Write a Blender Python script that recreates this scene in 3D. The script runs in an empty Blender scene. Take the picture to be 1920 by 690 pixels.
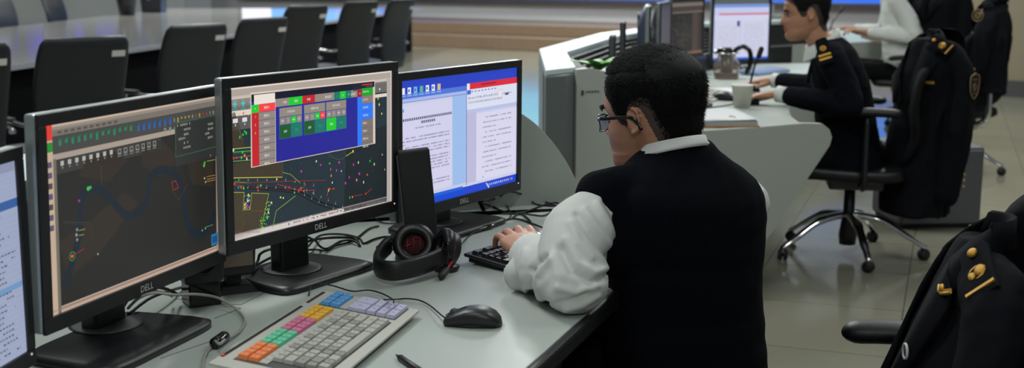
import bpy, math, random
from mathutils import Vector, Matrix, noise, Euler
SC = bpy.context.scene
COL = SC.collection
PI = math.pi
V = Vector
rnd = random.Random(7)

# ------------------------------------------------------------------ camera
FPX = 2250.0; PITCH = math.radians(10.0); CAMZ = 1.378
cam_d = bpy.data.cameras.new('camera'); cam = bpy.data.objects.new('camera', cam_d); COL.objects.link(cam)
cam.location = (0, 0, CAMZ); cam.rotation_euler = (PI/2 - PITCH, 0, 0)
cam_d.sensor_width = 36; cam_d.lens = FPX*36/1920; cam_d.clip_start = .05; cam_d.clip_end = 200
cam_d.dof.use_dof = True; cam_d.dof.focus_distance = 2.45; cam_d.dof.aperture_fstop = 4.8
SC.camera = cam
_c, _s = math.cos(PITCH), math.sin(PITCH)
def ray(px, py):
    return V((0, _c, -_s))*FPX + V((1, 0, 0))*(px-960) + V((0, _s, _c))*(345-py)
def atz(px, py, z):                      # the point of height z seen at a pixel
    d = ray(px, py); t = (z-CAMZ)/d.z; return V((0, 0, CAMZ)) + d*t
def aty(px, py, y):
    d = ray(px, py); return V((0, 0, CAMZ)) + d*(y/d.y)

# ------------------------------------------------------------------ colours and materials
def lin(c):
    def f(x):
        x /= 255.0
        return x/12.92 if x <= .04045 else ((x+.055)/1.055)**2.4
    return (f(c[0]), f(c[1]), f(c[2]), 1)
MATS = {}
def mat(name, rgb, rough=.5, metal=0, noise_amt=0, noise_scale=40, bump=0, bump_scale=200, coat=0, spec=.5, sheen=0, sss=0, wave=None, alpha=None):
    if name in MATS: return MATS[name]
    m = bpy.data.materials.new(name); m.use_nodes = True; nt = m.node_tree; b = nt.nodes['Principled BSDF']
    c = lin(rgb); b.inputs['Base Color'].default_value = c
    b.inputs['Roughness'].default_value = rough; b.inputs['Metallic'].default_value = metal
    b.inputs['Specular IOR Level'].default_value = spec
    if coat: b.inputs['Coat Weight'].default_value = coat; b.inputs['Coat Roughness'].default_value = .08
    if sheen: b.inputs['Sheen Weight'].default_value = sheen
    if sss:
        b.inputs['Subsurface Weight'].default_value = sss; b.inputs['Subsurface Radius'].default_value = (.012, .004, .002)
        b.inputs['Subsurface Scale'].default_value = 1.0
    tc = nt.nodes.new('ShaderNodeTexCoord')
    if noise_amt:
        n = nt.nodes.new('ShaderNodeTexNoise'); n.inputs['Scale'].default_value = noise_scale; n.inputs['Detail'].default_value = 4
        nt.links.new(tc.outputs['Object'], n.inputs['Vector'])
        mx = nt.nodes.new('ShaderNodeMix'); mx.data_type = 'RGBA'
        mx.inputs['A'].default_value = tuple(x*(1-noise_amt) for x in c[:3])+(1,)
        mx.inputs['B'].default_value = tuple(min(1, x*(1+noise_amt)) for x in c[:3])+(1,)
        nt.links.new(n.outputs['Fac'], mx.inputs['Factor']); nt.links.new(mx.outputs['Result'], b.inputs['Base Color'])
    if bump:
        if wave:
            n = nt.nodes.new('ShaderNodeTexWave'); n.inputs['Scale'].default_value = wave; n.inputs['Distortion'].default_value = 1.5
            n.bands_direction = 'X'
        else:
            n = nt.nodes.new('ShaderNodeTexNoise'); n.inputs['Scale'].default_value = bump_scale; n.inputs['Detail'].default_value = 3
        nt.links.new(tc.outputs['Object'], n.inputs['Vector'])
        bp = nt.nodes.new('ShaderNodeBump'); bp.inputs['Strength'].default_value = bump; bp.inputs['Distance'].default_value = .002
        nt.links.new(n.outputs['Fac'], bp.inputs['Height']); nt.links.new(bp.outputs['Normal'], b.inputs['Normal'])
    MATS[name] = m; return m
def emit(name, rgb, strength=1.0):
    if name in MATS: return MATS[name]
    m = bpy.data.materials.new(name); m.use_nodes = True; nt = m.node_tree; nt.nodes.clear()
    e = nt.nodes.new('ShaderNodeEmission'); o = nt.nodes.new('ShaderNodeOutputMaterial')
    e.inputs['Color'].default_value = lin(rgb); e.inputs['Strength'].default_value = strength
    nt.links.new(e.outputs[0], o.inputs[0]); MATS[name] = m; return m
def emit_attr(name, strength=1.0):
    """a lit display: each little face of the picture on it shines in its own colour under a dull glass coat"""
    if name in MATS: return MATS[name]
    m = bpy.data.materials.new(name); m.use_nodes = True; nt = m.node_tree; b = nt.nodes['Principled BSDF']
    a = nt.nodes.new('ShaderNodeAttribute'); a.attribute_name = 'Col'
    b.inputs['Base Color'].default_value = (.01, .01, .011, 1); b.inputs['Roughness'].default_value = .35
    nt.links.new(a.outputs['Color'], b.inputs['Emission Color']); b.inputs['Emission Strength'].default_value = strength
    MATS[name] = m; return m

# ------------------------------------------------------------------ mesh collector
class MB:
    def __init__(s): s.v = []; s.f = []; s.m = []; s.sm = []
    def add(s, vs, fs, mi=0, smooth=False, M=None):
        k = len(s.v)
        s.v += [V(M @ V(p)) if M else V(p) for p in vs]
        for f in fs: s.f.append(tuple(i+k for i in f)); s.m.append(mi); s.sm.append(smooth)
        return s
    def merge(s, o, M=None, mi=None):
        k = len(s.v); s.v += [M @ p if M else p.copy() for p in o.v]
        s.f += [tuple(i+k for i in f) for f in o.f]; s.m += [mi if mi is not None else x for x in o.m]; s.sm += o.sm
        return s
    def box(s, c, d, M=None, mi=0, rz=0):
        x, y, z = d[0]/2, d[1]/2, d[2]/2; c = V(c)
        R = Matrix.Rotation(rz, 3, 'Z')
        vs = [c + R @ V((a*x, b*y, e*z)) for e in (-1, 1) for b in (-1, 1) for a in (-1, 1)]
        return s.add(vs, [(0, 2, 3, 1), (4, 5, 7, 6), (0, 1, 5, 4), (2, 6, 7, 3), (0, 4, 6, 2), (1, 3, 7, 5)], mi, False, M)
    def prism(s, poly, z0, z1, M=None, mi=0, mi_top=None):
        a = sum(poly[i][0]*poly[(i+1) % len(poly)][1]-poly[(i+1) % len(poly)][0]*poly[i][1] for i in range(len(poly)))
        if a < 0: poly = poly[::-1]
        n = len(poly)
        vs = [(p[0], p[1], z0) for p in poly]+[(p[0], p[1], z1) for p in poly]
        s.add(vs, [tuple(range(n-1, -1, -1))]+[(i, (i+1) % n, n+(i+1) % n, n+i) for i in range(n)], mi, False, M)
        k = len(s.v)-2*n
        s.f.append(tuple(range(k+n, k+2*n))); s.m.append(mi if mi_top is None else mi_top); s.sm.append(False)
        return s
    def frustum(s, c, d0, d1, h, M=None, mi=0):       # rectangular frustum on its base centre c
        c = V(c); vs = []
        for (dx, dy), z in ((d0, 0), (d1, h)):
            vs += [c+V((a*dx/2, b*dy/2, z)) for a, b in ((-1, -1), (1, -1), (1, 1), (-1, 1))]
        return s.add(vs, [(3, 2, 1, 0), (4, 5, 6, 7)]+[(i, (i+1) % 4, 4+(i+1) % 4, 4+i) for i in range(4)], mi, False, M)
    def tube(s, pts, r, seg=8, mi=0, closed=False, cap=True, round_ends=False, flat=1.0, up=None, M=None):
        pts = [V(p) for p in pts]; n = len(pts)
        rs = list(r) if hasattr(r, '__len__') else [r]*n
        if round_ends and not closed:
            a = (pts[0]-pts[1]).normalized(); b = (pts[-1]-pts[-2]).normalized(); P = []; R = []
            for t in (1.0, .92, .7, .38):
                P.append(pts[0]+a*rs[0]*t); R.append(rs[0]*math.sqrt(max(0.0025, 1-t*t)))
            P += pts; R += rs
            for t in (.38, .7, .92, 1.0):
                P.append(pts[-1]+b*rs[-1]*t); R.append(rs[-1]*math.sqrt(max(0.0025, 1-t*t)))
            pts, rs = P, R; n = len(pts)
        rings = []; prev = None
        for i, p in enumerate(pts):
            if closed: t = pts[(i+1) % n]-pts[i-1]
            else: t = pts[min(i+1, n-1)]-pts[max(i-1, 0)]
            if t.length < 1e-9: t = V((0, 0, 1))
            t.normalize()
            if prev is None:
                ref = V(up) if up is not None else (V((0, 0, 1)) if abs(t.z) < .9 else V((1, 0, 0)))
                x = t.cross(ref).normalized()
            else:
                x = prev - t*prev.dot(t)
                if x.length < 1e-6: x = t.cross(V((0, 0, 1)))
                x.normalize()
            prev = x; y = t.cross(x)
            rings.append([p+(x*math.cos(2*PI*k/seg)+y*flat*math.sin(2*PI*k/seg))*rs[i] for k in range(seg)])
        vs = [q for R_ in rings for q in R_]; fs = []
        m = n if closed else n-1
        for i in range(m):
            for k in range(seg):
                a = i*seg+k; b = i*seg+(k+1) % seg; j = ((i+1) % n)*seg
                fs.append((a, b, j+(k+1) % seg, j+k))
        s.add(vs, fs, mi, True, M)
        if cap and not closed:
            k = len(s.v)-len(vs)
            s.f.append(tuple(k+i for i in range(seg-1, -1, -1))); s.m.append(mi); s.sm.append(False)
            s.f.append(tuple(k+(n-1)*seg+i for i in range(seg))); s.m.append(mi); s.sm.append(False)
        return s
    def lathe(s, prof, c=(0, 0, 0), seg=24, M=None, mi=0, smooth=True):
        c = V(c); vs = []; fs = []; n = len(prof)
        for (r, z) in prof:
            for k in range(seg): vs.append(c+V((max(r, 1e-5)*math.cos(2*PI*k/seg), max(r, 1e-5)*math.sin(2*PI*k/seg), z)))
        for i in range(n-1):
            for k in range(seg): fs.append((i*seg+k, i*seg+(k+1) % seg, (i+1)*seg+(k+1) % seg, (i+1)*seg+k))
        fs.append(tuple(range(seg-1, -1, -1))); fs.append(tuple((n-1)*seg+k for k in range(seg)))
        return s.add(vs, fs, mi, smooth, M)
    def ell(s, c, r, M=None, seg=16, rings=10, mi=0):
        c = V(c); vs = []; fs = []
        for i in range(rings+1):
            th = PI*i/rings
            for k in range(seg):
                ph = 2*PI*k/seg; q = max(math.sin(th), .002)
                vs.append(c+V((r[0]*q*math.cos(ph), r[1]*q*math.sin(ph), -r[2]*math.cos(th))))
        for i in range(rings):
            for k in range(seg): fs.append((i*seg+k, i*seg+(k+1) % seg, (i+1)*seg+(k+1) % seg, (i+1)*seg+k))
        fs.append(tuple(range(seg-1, -1, -1))); fs.append(tuple(rings*seg+k for k in range(seg)))
        return s.add(vs, fs, mi, True, M)
    def loft(s, secs, seg=28, mi=0, M=None):
        """secs: (centre, x half-vector, y half-vector, exponent) rings joined and capped"""
        vs = []; fs = []
        for c, x, y, e in secs:
            c, x, y = V(c), V(x), V(y)
            for k in range(seg):
                a = 2*PI*k/seg; ca, sa = math.cos(a), math.sin(a)
                vs.append(c+x*math.copysign(abs(ca)**(2/e), ca)+y*math.copysign(abs(sa)**(2/e), sa))
        n = len(secs)
        for i in range(n-1):
            for k in range(seg): fs.append((i*seg+k, i*seg+(k+1) % seg, (i+1)*seg+(k+1) % seg, (i+1)*seg+k))
        fs.append(tuple(range(seg-1, -1, -1))); fs.append(tuple((n-1)*seg+k for k in range(seg)))
        return s.add(vs, fs, mi, True, M)
    def grid(s, P, mi=0, smooth=True, M=None):         # P: rows of points
        R, C = len(P), len(P[0])
        return s.add([q for r in P for q in r], [(i*C+j, i*C+j+1, (i+1)*C+j+1, (i+1)*C+j) for i in range(R-1) for j in range(C-1)], mi, smooth, M)

def catmull(pts, n=6, closed=False):
    pts = [V(p) for p in pts]; out = []; N = len(pts)
    m = N if closed else N-1
    for i in range(m):
        if closed: a, b, c, d = pts[i-1], pts[i], pts[(i+1) % N], pts[(i+2) % N]
        else: a, b, c, d = pts[max(i-1, 0)], pts[i], pts[i+1], pts[min(i+2, N-1)]
        for k in range(n):
            t = k/n
            out.append(.5*((2*b)+(c-a)*t+(2*a-5*b+4*c-d)*t*t+(3*b-3*c+d-a)*t**3))
    if not closed: out.append(pts[-1])
    return out
def frame(o, x, z=None):
    """matrix with origin o, local x along x, local z near z"""
    o = V(o); x = V(x).normalized(); z = V(z) if z is not None else V((0, 0, 1))
    y = z.cross(x).normalized(); z = x.cross(y)
    return Matrix(((x.x, y.x, z.x, o.x), (x.y, y.y, z.y, o.y), (x.z, y.z, z.z, o.z), (0, 0, 0, 1)))
def TR(x=0, y=0, z=0, rz=0, rx=0, ry=0): return Matrix.Translation((x, y, z)) @ Euler((rx, ry, rz)).to_matrix().to_4x4()

# ------------------------------------------------------------------ objects
def wm(o):
    M = Matrix.LocRotScale(o.location, o.rotation_euler, o.scale)
    return wm(o.parent) @ M if o.parent else M
def tag(o, label=None, cat=None, group=None, kind=None):
    if label: o['label'] = label
    if cat: o['category'] = cat
    if group: o['group'] = group
    if kind: o['kind'] = kind
    return o
def empty(name, loc=(0, 0, 0), rz=0, label=None, cat=None, group=None):
    o = bpy.data.objects.new(name, None); COL.objects.link(o); o.location = loc; o.rotation_euler = (0, 0, rz)
    o.empty_display_size = .05
    return tag(o, label, cat, group)
def obj(name, mb, mats, parent=None, world=False, bevel=0, bseg=2, loc=None, solid=0, subd=0, label=None, angle=35):
    me = bpy.data.meshes.new(name)
    vs = mb.v
    if world and parent is not None:
        I = wm(parent).inverted(); vs = [I @ p for p in vs]
    if loc is not None: vs = [p-V(loc) for p in vs]
    me.from_pydata([tuple(p) for p in vs], [], mb.f); me.validate()
    if not isinstance(mats, (list, tuple)): mats = [mats]
    for m in mats: me.materials.append(m)
    if len(me.polygons) == len(mb.f):
        me.polygons.foreach_set('material_index', mb.m); me.polygons.foreach_set('use_smooth', mb.sm)
    me.update()
    o = bpy.data.objects.new(name, me); COL.objects.link(o)
    if loc is not None: o.location = loc
    if parent is not None: o.parent = parent
    if solid:
        q = o.modifiers.new('thick', 'SOLIDIFY'); q.thickness = solid; q.offset = 0
    if bevel:
        q = o.modifiers.new('bevel', 'BEVEL'); q.width = bevel; q.segments = bseg; q.limit_method = 'ANGLE'; q.angle_limit = math.radians(angle)
        q.harden_normals = False
    if subd:
        q = o.modifiers.new('sub', 'SUBSURF'); q.levels = subd; q.render_levels = subd
    if label: o['label'] = label
    return o
def copy_tree(o, parent=None):
    c = o.copy(); COL.objects.link(c)
    if parent is not None: c.parent = parent
    for ch in [x for x in ALLCH(o)]: copy_tree(ch, c)
    return c
def ALLCH(o): return [x for x in bpy.data.objects if x.parent is o]
def struct(name, mb, mats, **k): return tag(obj(name, mb, mats, **k), kind='structure')
def remesh(mb, voxel=.005, smooth=4, disp=None, matfn=None, factor=.5):
    """union of overlapping closed shapes into one continuous skin"""
    me = bpy.data.meshes.new('tmp'); me.from_pydata([tuple(p) for p in mb.v], [], mb.f); me.update()
    o = bpy.data.objects.new('tmp', me); COL.objects.link(o)
    r = o.modifiers.new('r', 'REMESH'); r.mode = 'VOXEL'; r.voxel_size = voxel
    if smooth:
        q = o.modifiers.new('s', 'SMOOTH'); q.iterations = smooth; q.factor = factor
    bpy.context.view_layer.update()
    ev = o.evaluated_get(bpy.context.evaluated_depsgraph_get()); m2 = bpy.data.meshes.new_from_object(ev)
    out = MB(); out.v = [v.co.copy() for v in m2.vertices]
    if disp:
        ns = [v.normal.copy() for v in m2.vertices]
        out.v = [p+disp(p, n) for p, n in zip(out.v, ns)]
    out.f = [tuple(p.vertices) for p in m2.polygons]; out.sm = [True]*len(out.f)
    out.m = [matfn(sum((out.v[i] for i in f), V())/len(f)) for f in out.f] if matfn else [0]*len(out.f)
    bpy.data.objects.remove(o); bpy.data.meshes.remove(me); bpy.data.meshes.remove(m2)
    return out
_FC = {}
def text_mb(body, size=1.0):
    """lettering from Blender's own built-in font as flat faces in x, z; origin at the left baseline"""
    if body not in _FC:
        c = bpy.data.curves.new('lettering', 'FONT'); c.body = body; c.resolution_u = 2
        o = bpy.data.objects.new('lettering', c); COL.objects.link(o); bpy.context.view_layer.update()
        m = bpy.data.meshes.new_from_object(o.evaluated_get(bpy.context.evaluated_depsgraph_get()))
        _FC[body] = ([v.co.copy() for v in m.vertices], [tuple(p.vertices) for p in m.polygons])
        bpy.data.objects.remove(o); bpy.data.curves.remove(c); bpy.data.meshes.remove(m)
    vs, fs = _FC[body]
    return [(p.x*size, p.y*size) for p in vs], fs

# ------------------------------------------------------------------ common materials
M_black = mat('black_plastic', (26, 27, 29), .38, bump=.08, bump_scale=900)
M_blackm = mat('matt_black_plastic', (20, 20, 21), .6, bump=.15, bump_scale=700)
M_gloss = mat('gloss_black', (10, 10, 11), .12)
M_silver = mat('silver_plastic', (150, 158, 158), .32, metal=.5)
M_chrome = mat('chrome', (215, 215, 218), .12, metal=1)
M_greyplas = mat('grey_plastic', (70, 72, 74), .45)
M_desk = mat('desk_laminate', (168, 176, 170), .42, noise_amt=.03, noise_scale=300, spec=.45)
M_panel = mat('console_panel', (150, 156, 150), .5, noise_amt=.02, noise_scale=200)
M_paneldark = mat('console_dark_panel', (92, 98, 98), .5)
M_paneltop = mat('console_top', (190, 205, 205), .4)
M_rim = mat('panel_rim', (172, 176, 168), .45)
M_edge = mat('desk_edge_band', (22, 22, 24), .5)
M_cable = mat('cable_black', (14, 14, 15), .5)
M_cablegrey = mat('cable_grey', (150, 150, 142), .5)
M_red = mat('red_plastic', (140, 22, 30), .4)
M_gold = mat('gold_thread', (196, 150, 60), .4, metal=.6, bump=.3, bump_scale=1500)
M_white = mat('white_plastic', (205, 205, 200), .5)
M_paper = mat('paper', (205, 208, 208), .8)
M_leather = mat('chair_leather', (16, 17, 19), .42, spec=.35, bump=.25, bump_scale=500)
M_mesh = mat('chair_mesh', (12, 12, 14), .8, spec=.2, bump=.5, bump_scale=1400)
M_navy = mat('navy_wool', (9, 10, 16), .9, spec=.15, bump=.35, bump_scale=1800, noise_amt=.12, noise_scale=200)
M_knit = mat('navy_knit', (6, 8, 16), .95, spec=.12, bump=.6, wave=110)
M_shirt = mat('white_shirt', (205, 208, 204), .75, bump=.12, bump_scale=900)
M_skin = mat('skin', (172, 124, 97), .5, sss=.08, noise_amt=.06, noise_scale=60)
M_lip = mat('lips', (160, 92, 80), .45)
M_hair = mat('black_hair', (8, 8, 11), .72, spec=.25)
M_stubble = mat('short_hair_skin', (62, 50, 45), .6, noise_amt=.25, noise_scale=900)
M_trouser = mat('dark_trousers', (8, 8, 11), .9, spec=.15)
# ================================================================== the setting
def floor_material():
    m = bpy.data.materials.new('polished_floor_tiles'); m.use_nodes = True; nt = m.node_tree; b = nt.nodes['Principled BSDF']
    tc = nt.nodes.new('ShaderNodeTexCoord'); mp = nt.nodes.new('ShaderNodeMapping')
    mp.inputs['Rotation'].default_value = (0, 0, math.radians(20))
    nt.links.new(tc.outputs['Object'], mp.inputs['Vector'])
    mp.inputs['Location'].default_value = (.12, -4.40+.65*7, 0)
    br = nt.nodes.new('ShaderNodeTexBrick'); br.offset = 0; br.squash = 1
    br.inputs['Scale'].default_value = 1; br.inputs['Mortar Size'].default_value = .0022; br.inputs['Mortar Smooth'].default_value = .2
    br.inputs['Brick Width'].default_value = .65; br.inputs['Row Height'].default_value = .65
    br.inputs['Color1'].default_value = lin((140, 138, 121)); br.inputs['Color2'].default_value = lin((134, 133, 118)); br.inputs['Mortar'].default_value = lin((58, 60, 56))
    nt.links.new(mp.outputs[0], br.inputs['Vector'])
    n = nt.nodes.new('ShaderNodeTexNoise'); n.inputs['Scale'].default_value = 6; n.inputs['Detail'].default_value = 6
    nt.links.new(tc.outputs['Object'], n.inputs['Vector'])
    mx = nt.nodes.new('ShaderNodeMix'); mx.data_type = 'RGBA'; mx.blend_type = 'MULTIPLY'; mx.inputs['Factor'].default_value = .12
    nt.links.new(br.outputs['Color'], mx.inputs['A']); nt.links.new(n.outputs['Color'], mx.inputs['B'])
    nt.links.new(mx.outputs['Result'], b.inputs['Base Color'])
    b.inputs['Roughness'].default_value = .12; b.inputs['Specular IOR Level'].default_value = .55
    n2 = nt.nodes.new('ShaderNodeTexNoise'); n2.inputs['Scale'].default_value = 2.5
    nt.links.new(tc.outputs['Object'], n2.inputs['Vector'])
    bp = nt.nodes.new('ShaderNodeBump'); bp.inputs['Strength'].default_value = .06; bp.inputs['Distance'].default_value = .01
    nt.links.new(n2.outputs['Fac'], bp.inputs['Height']); nt.links.new(bp.outputs['Normal'], b.inputs['Normal'])
    return m
fl = MB(); fl.box((0, 13, -.05), (34, 38, .1)); struct('floor', fl, floor_material())

WD = V((.8225, -.5687, 0)).normalized(); WN = V((-.5687, -.8225, 0)).normalized()   # along the video wall, and out of it
W0 = V((.43, 24.0, 0))
def wallbox(mb, s0, s1, d0, d1, z0, z1, mi=0):
    c = W0+WD*(s0+s1)/2+WN*(d0+d1)/2; c.z = (z0+z1)/2
    return mb.box(c, (s1-s0, d1-d0, z1-z0), rz=math.atan2(WD.y, WD.x), mi=mi)
M_wallb = mat('wall_grey_white', (176, 178, 182), .6, noise_amt=.03, noise_scale=3)
M_wallbeige = mat('wall_beige', (160, 150, 128), .6, noise_amt=.04, noise_scale=5)
M_wallgrey = mat('wall_warm_grey', (148, 150, 146), .7, noise_amt=.04, noise_scale=2)
M_base = mat('dark_skirting', (84, 84, 86), .5)
M_granite = mat('brown_granite', (120, 100, 80), .55, noise_amt=.6, noise_scale=60)
M_frame = mat('video_wall_frame', (70, 72, 92), .4, metal=.3)
b = MB(); wallbox(b, -9.5, 10.2, -.35, -.12, 0, 6.0); struct('wall_back', b, M_wallb)
b = MB(); wallbox(b, -9.3, 10.0, -.12, 2.2, 0, .235); wallbox(b, -9.3, 10.0, -.12, 1.75, .24, .44)
struct('trim_1', b, M_granite, bevel=.012)                # two granite steps under the video wall
# left back wall and the side walls
b = MB(); b.box((-11.2, 24.5, 3), (9.5, .2, 6), rz=math.radians(38)); struct('wall_left', b, M_wallgrey)
b = MB(); b.box((-15.2, 14, 3), (.2, 16, 6)); struct('wall_far_left', b, M_wallgrey)

vw = MB(); wallbox(vw, -8.35, 8.35, -.12, .02, .80, 3.06)

VW = empty('video_wall', W0+V((0, 0, .80)), math.atan2(WD.y, WD.x), 'huge glowing blue video wall of screens above the granite step', 'video wall')
obj('cabinet', vw, M_frame, VW, world=True)
fr = MB(); wallbox(fr, -8.35, 8.35, .02, .08, .80, .875); wallbox(fr, -8.35, 8.35, .02, .08, 2.98, 3.06)
wallbox(fr, -8.35, -8.27, .02, .08, .875, 2.98); wallbox(fr, 8.27, 8.35, .02, .08, .875, 2.98)
obj('frame', fr, M_frame, VW, world=True, bevel=.01)

# right hand side of the hall: a grey pillar and beige panelling on a dark skirting
def wallseg(name, x0, y0, x1, y1, th, h, m, z0=0):
    d = V((x1-x0, y1-y0, 0)); L = d.length; b = MB()
    b.box(((x0+x1)/2, (y0+y1)/2, (z0+h)/2), (L, th, h-z0), rz=math.atan2(d.y, d.x)); return struct(name, b, m)
M_pillar = mat('pillar_white', (176, 180, 182), .45)
b = MB(); b.box((5.25, 14.95, 3), (.52, .5, 6), rz=-.3); struct('pillar', b, M_pillar, bevel=.02)
wallseg('wall_right', 5.15, 13.9, 6.6, 13.1, .2, 6, M_wallbeige)
wallseg('wall_right_side', 5.58, 12.75, 9.5, 10.4, .16, 6, mat('wall_pale_grey', (150, 152, 146), .6))
wallseg('baseboard_right', 5.12, 13.76, 6.4, 13.06, .06, .18, M_base)
wallseg('baseboard_right_side', 5.5, 12.68, 9.5, 10.3, .06, .2, M_base)

# ------------------------------------------------------------------ light
wd = bpy.data.worlds.new('world'); SC.world = wd; wd.use_nodes = True
wd.node_tree.nodes['Background'].inputs['Color'].default_value = (.52, .58, .60, 1); wd.node_tree.nodes['Background'].inputs['Strength'].default_value = .26
def area(name, loc, size, power, col=(1, 1, 1), sy=None, rot=(0, 0, 0)):
    l = bpy.data.lights.new(name, 'AREA'); l.energy = power; l.color = col; l.shape = 'RECTANGLE'; l.size = size; l.size_y = sy or size
    o = bpy.data.objects.new(name, l); COL.objects.link(o); o.location = loc; o.rotation_euler = rot; return o
COOL = (.97, 1.0, .97)
for i, (x, y, p, sx, sy) in enumerate([(-1.3, 3.4, 48, .6, 1.2), (1.7, 3.6, 34, .6, 1.2), (-.6, .9, 18, .6, 1.2), (.6, -1.8, 60, .6, 1.2),  # final lamp on this line: fill added behind the camera to brighten upright faces
        (3.2, 7.2, 60, .6, 1.2), (.4, 7.5, 60, .6, 1.2), (-3.5, 8, 34, .6, 1.2), (-3.5, 14, 130, .6, 1.2), (.5, 14.5, 200, .6, 1.2), (4.0, 12, 110, .6, 1.2),
        (-4.5, 20, 380, 1.2, 1.2), (1.5, 19.5, 380, 1.2, 1.2), (-10, 19, 200, 1.2, 1.2)]):
    area('ceiling_or_fill_lamp', (x, y, 3.3 if y < 10 else 5), sx, p, COOL, sy)
SC.view_settings.view_transform = 'Standard'; SC.view_settings.look = 'None'; SC.view_settings.exposure = 0; SC.view_settings.gamma = 1
SC.view_settings.use_curve_mapping = False
SC.cycles.max_bounces = 6; SC.cycles.use_denoising = True
# what the video wall shows: blue sky-like pictures with pale windows
def video_material():
    m = bpy.data.materials.new('video_wall_light'); m.use_nodes = True; nt = m.node_tree; b = nt.nodes['Principled BSDF']
    a = nt.nodes.new('ShaderNodeAttribute'); a.attribute_name = 'Col'; b.inputs['Base Color'].default_value = (.01, .01, .01, 1)
    nt.links.new(a.outputs['Color'], b.inputs['Emission Color']); b.inputs['Emission Strength'].default_value = 1.4
    return m
def video_picture():
    R = random.Random(4); me = bpy.data.meshes.new('display'); vs = []; fs = []; cs = []
    def q(s0, s1, z0, z1, c, d):
        k = len(vs)
        for s, z in ((s0, z0), (s1, z0), (s1, z1), (s0, z1)):
            p = W0+WD*s+WN*d; vs.append((p.x, p.y, z))
        fs.append((k, k+1, k+2, k+3)); cs.append(lin(c))
    q(-8.27, 8.27, .875, 2.98, (30, 96, 214), .025)
    q(-8.27, -7.3, .875, 2.98, (232, 232, 245), .03)
    x = -7.3
    while x < 8.2:
        w = R.uniform(.8, 1.6); c = R.choice([(70, 170, 240), (40, 110, 226), (90, 200, 245), (50, 130, 235)])
        q(x, min(x+w, 8.27), 1.0, R.uniform(1.5, 2.9), c, .03); x += w
    for k in range(60):
        s = R.uniform(-7, 8); z = R.uniform(.9, 2.9); q(s, min(s+R.uniform(.2, .8), 8.27), z, z+.04, R.choice([(200, 230, 250), (150, 220, 250), (240, 200, 220)]), .035)
    for s in (-.5, .35, 3.1): q(s, s+.22, .9, 1.05, (225, 240, 250), .04)
    q(-.9, 1.2, 1.5, 2.9, (120, 215, 245), .036)
    for k in range(10): z = 1.6+k*.12; q(-.85, 1.15, z, z+.03, (200, 240, 250), .04)
    me.from_pydata(vs, [], fs); ca = me.color_attributes.new('Col', 'FLOAT_COLOR', 'CORNER')
    i = 0
    for f, c in zip(fs, cs):
        for _ in f: ca.data[i].color = c; i += 1
    me.materials.append(video_material()); o = bpy.data.objects.new('display', me); COL.objects.link(o)
    o.parent = VW; o.matrix_parent_inverse = wm(VW).inverted()
video_picture()
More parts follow.
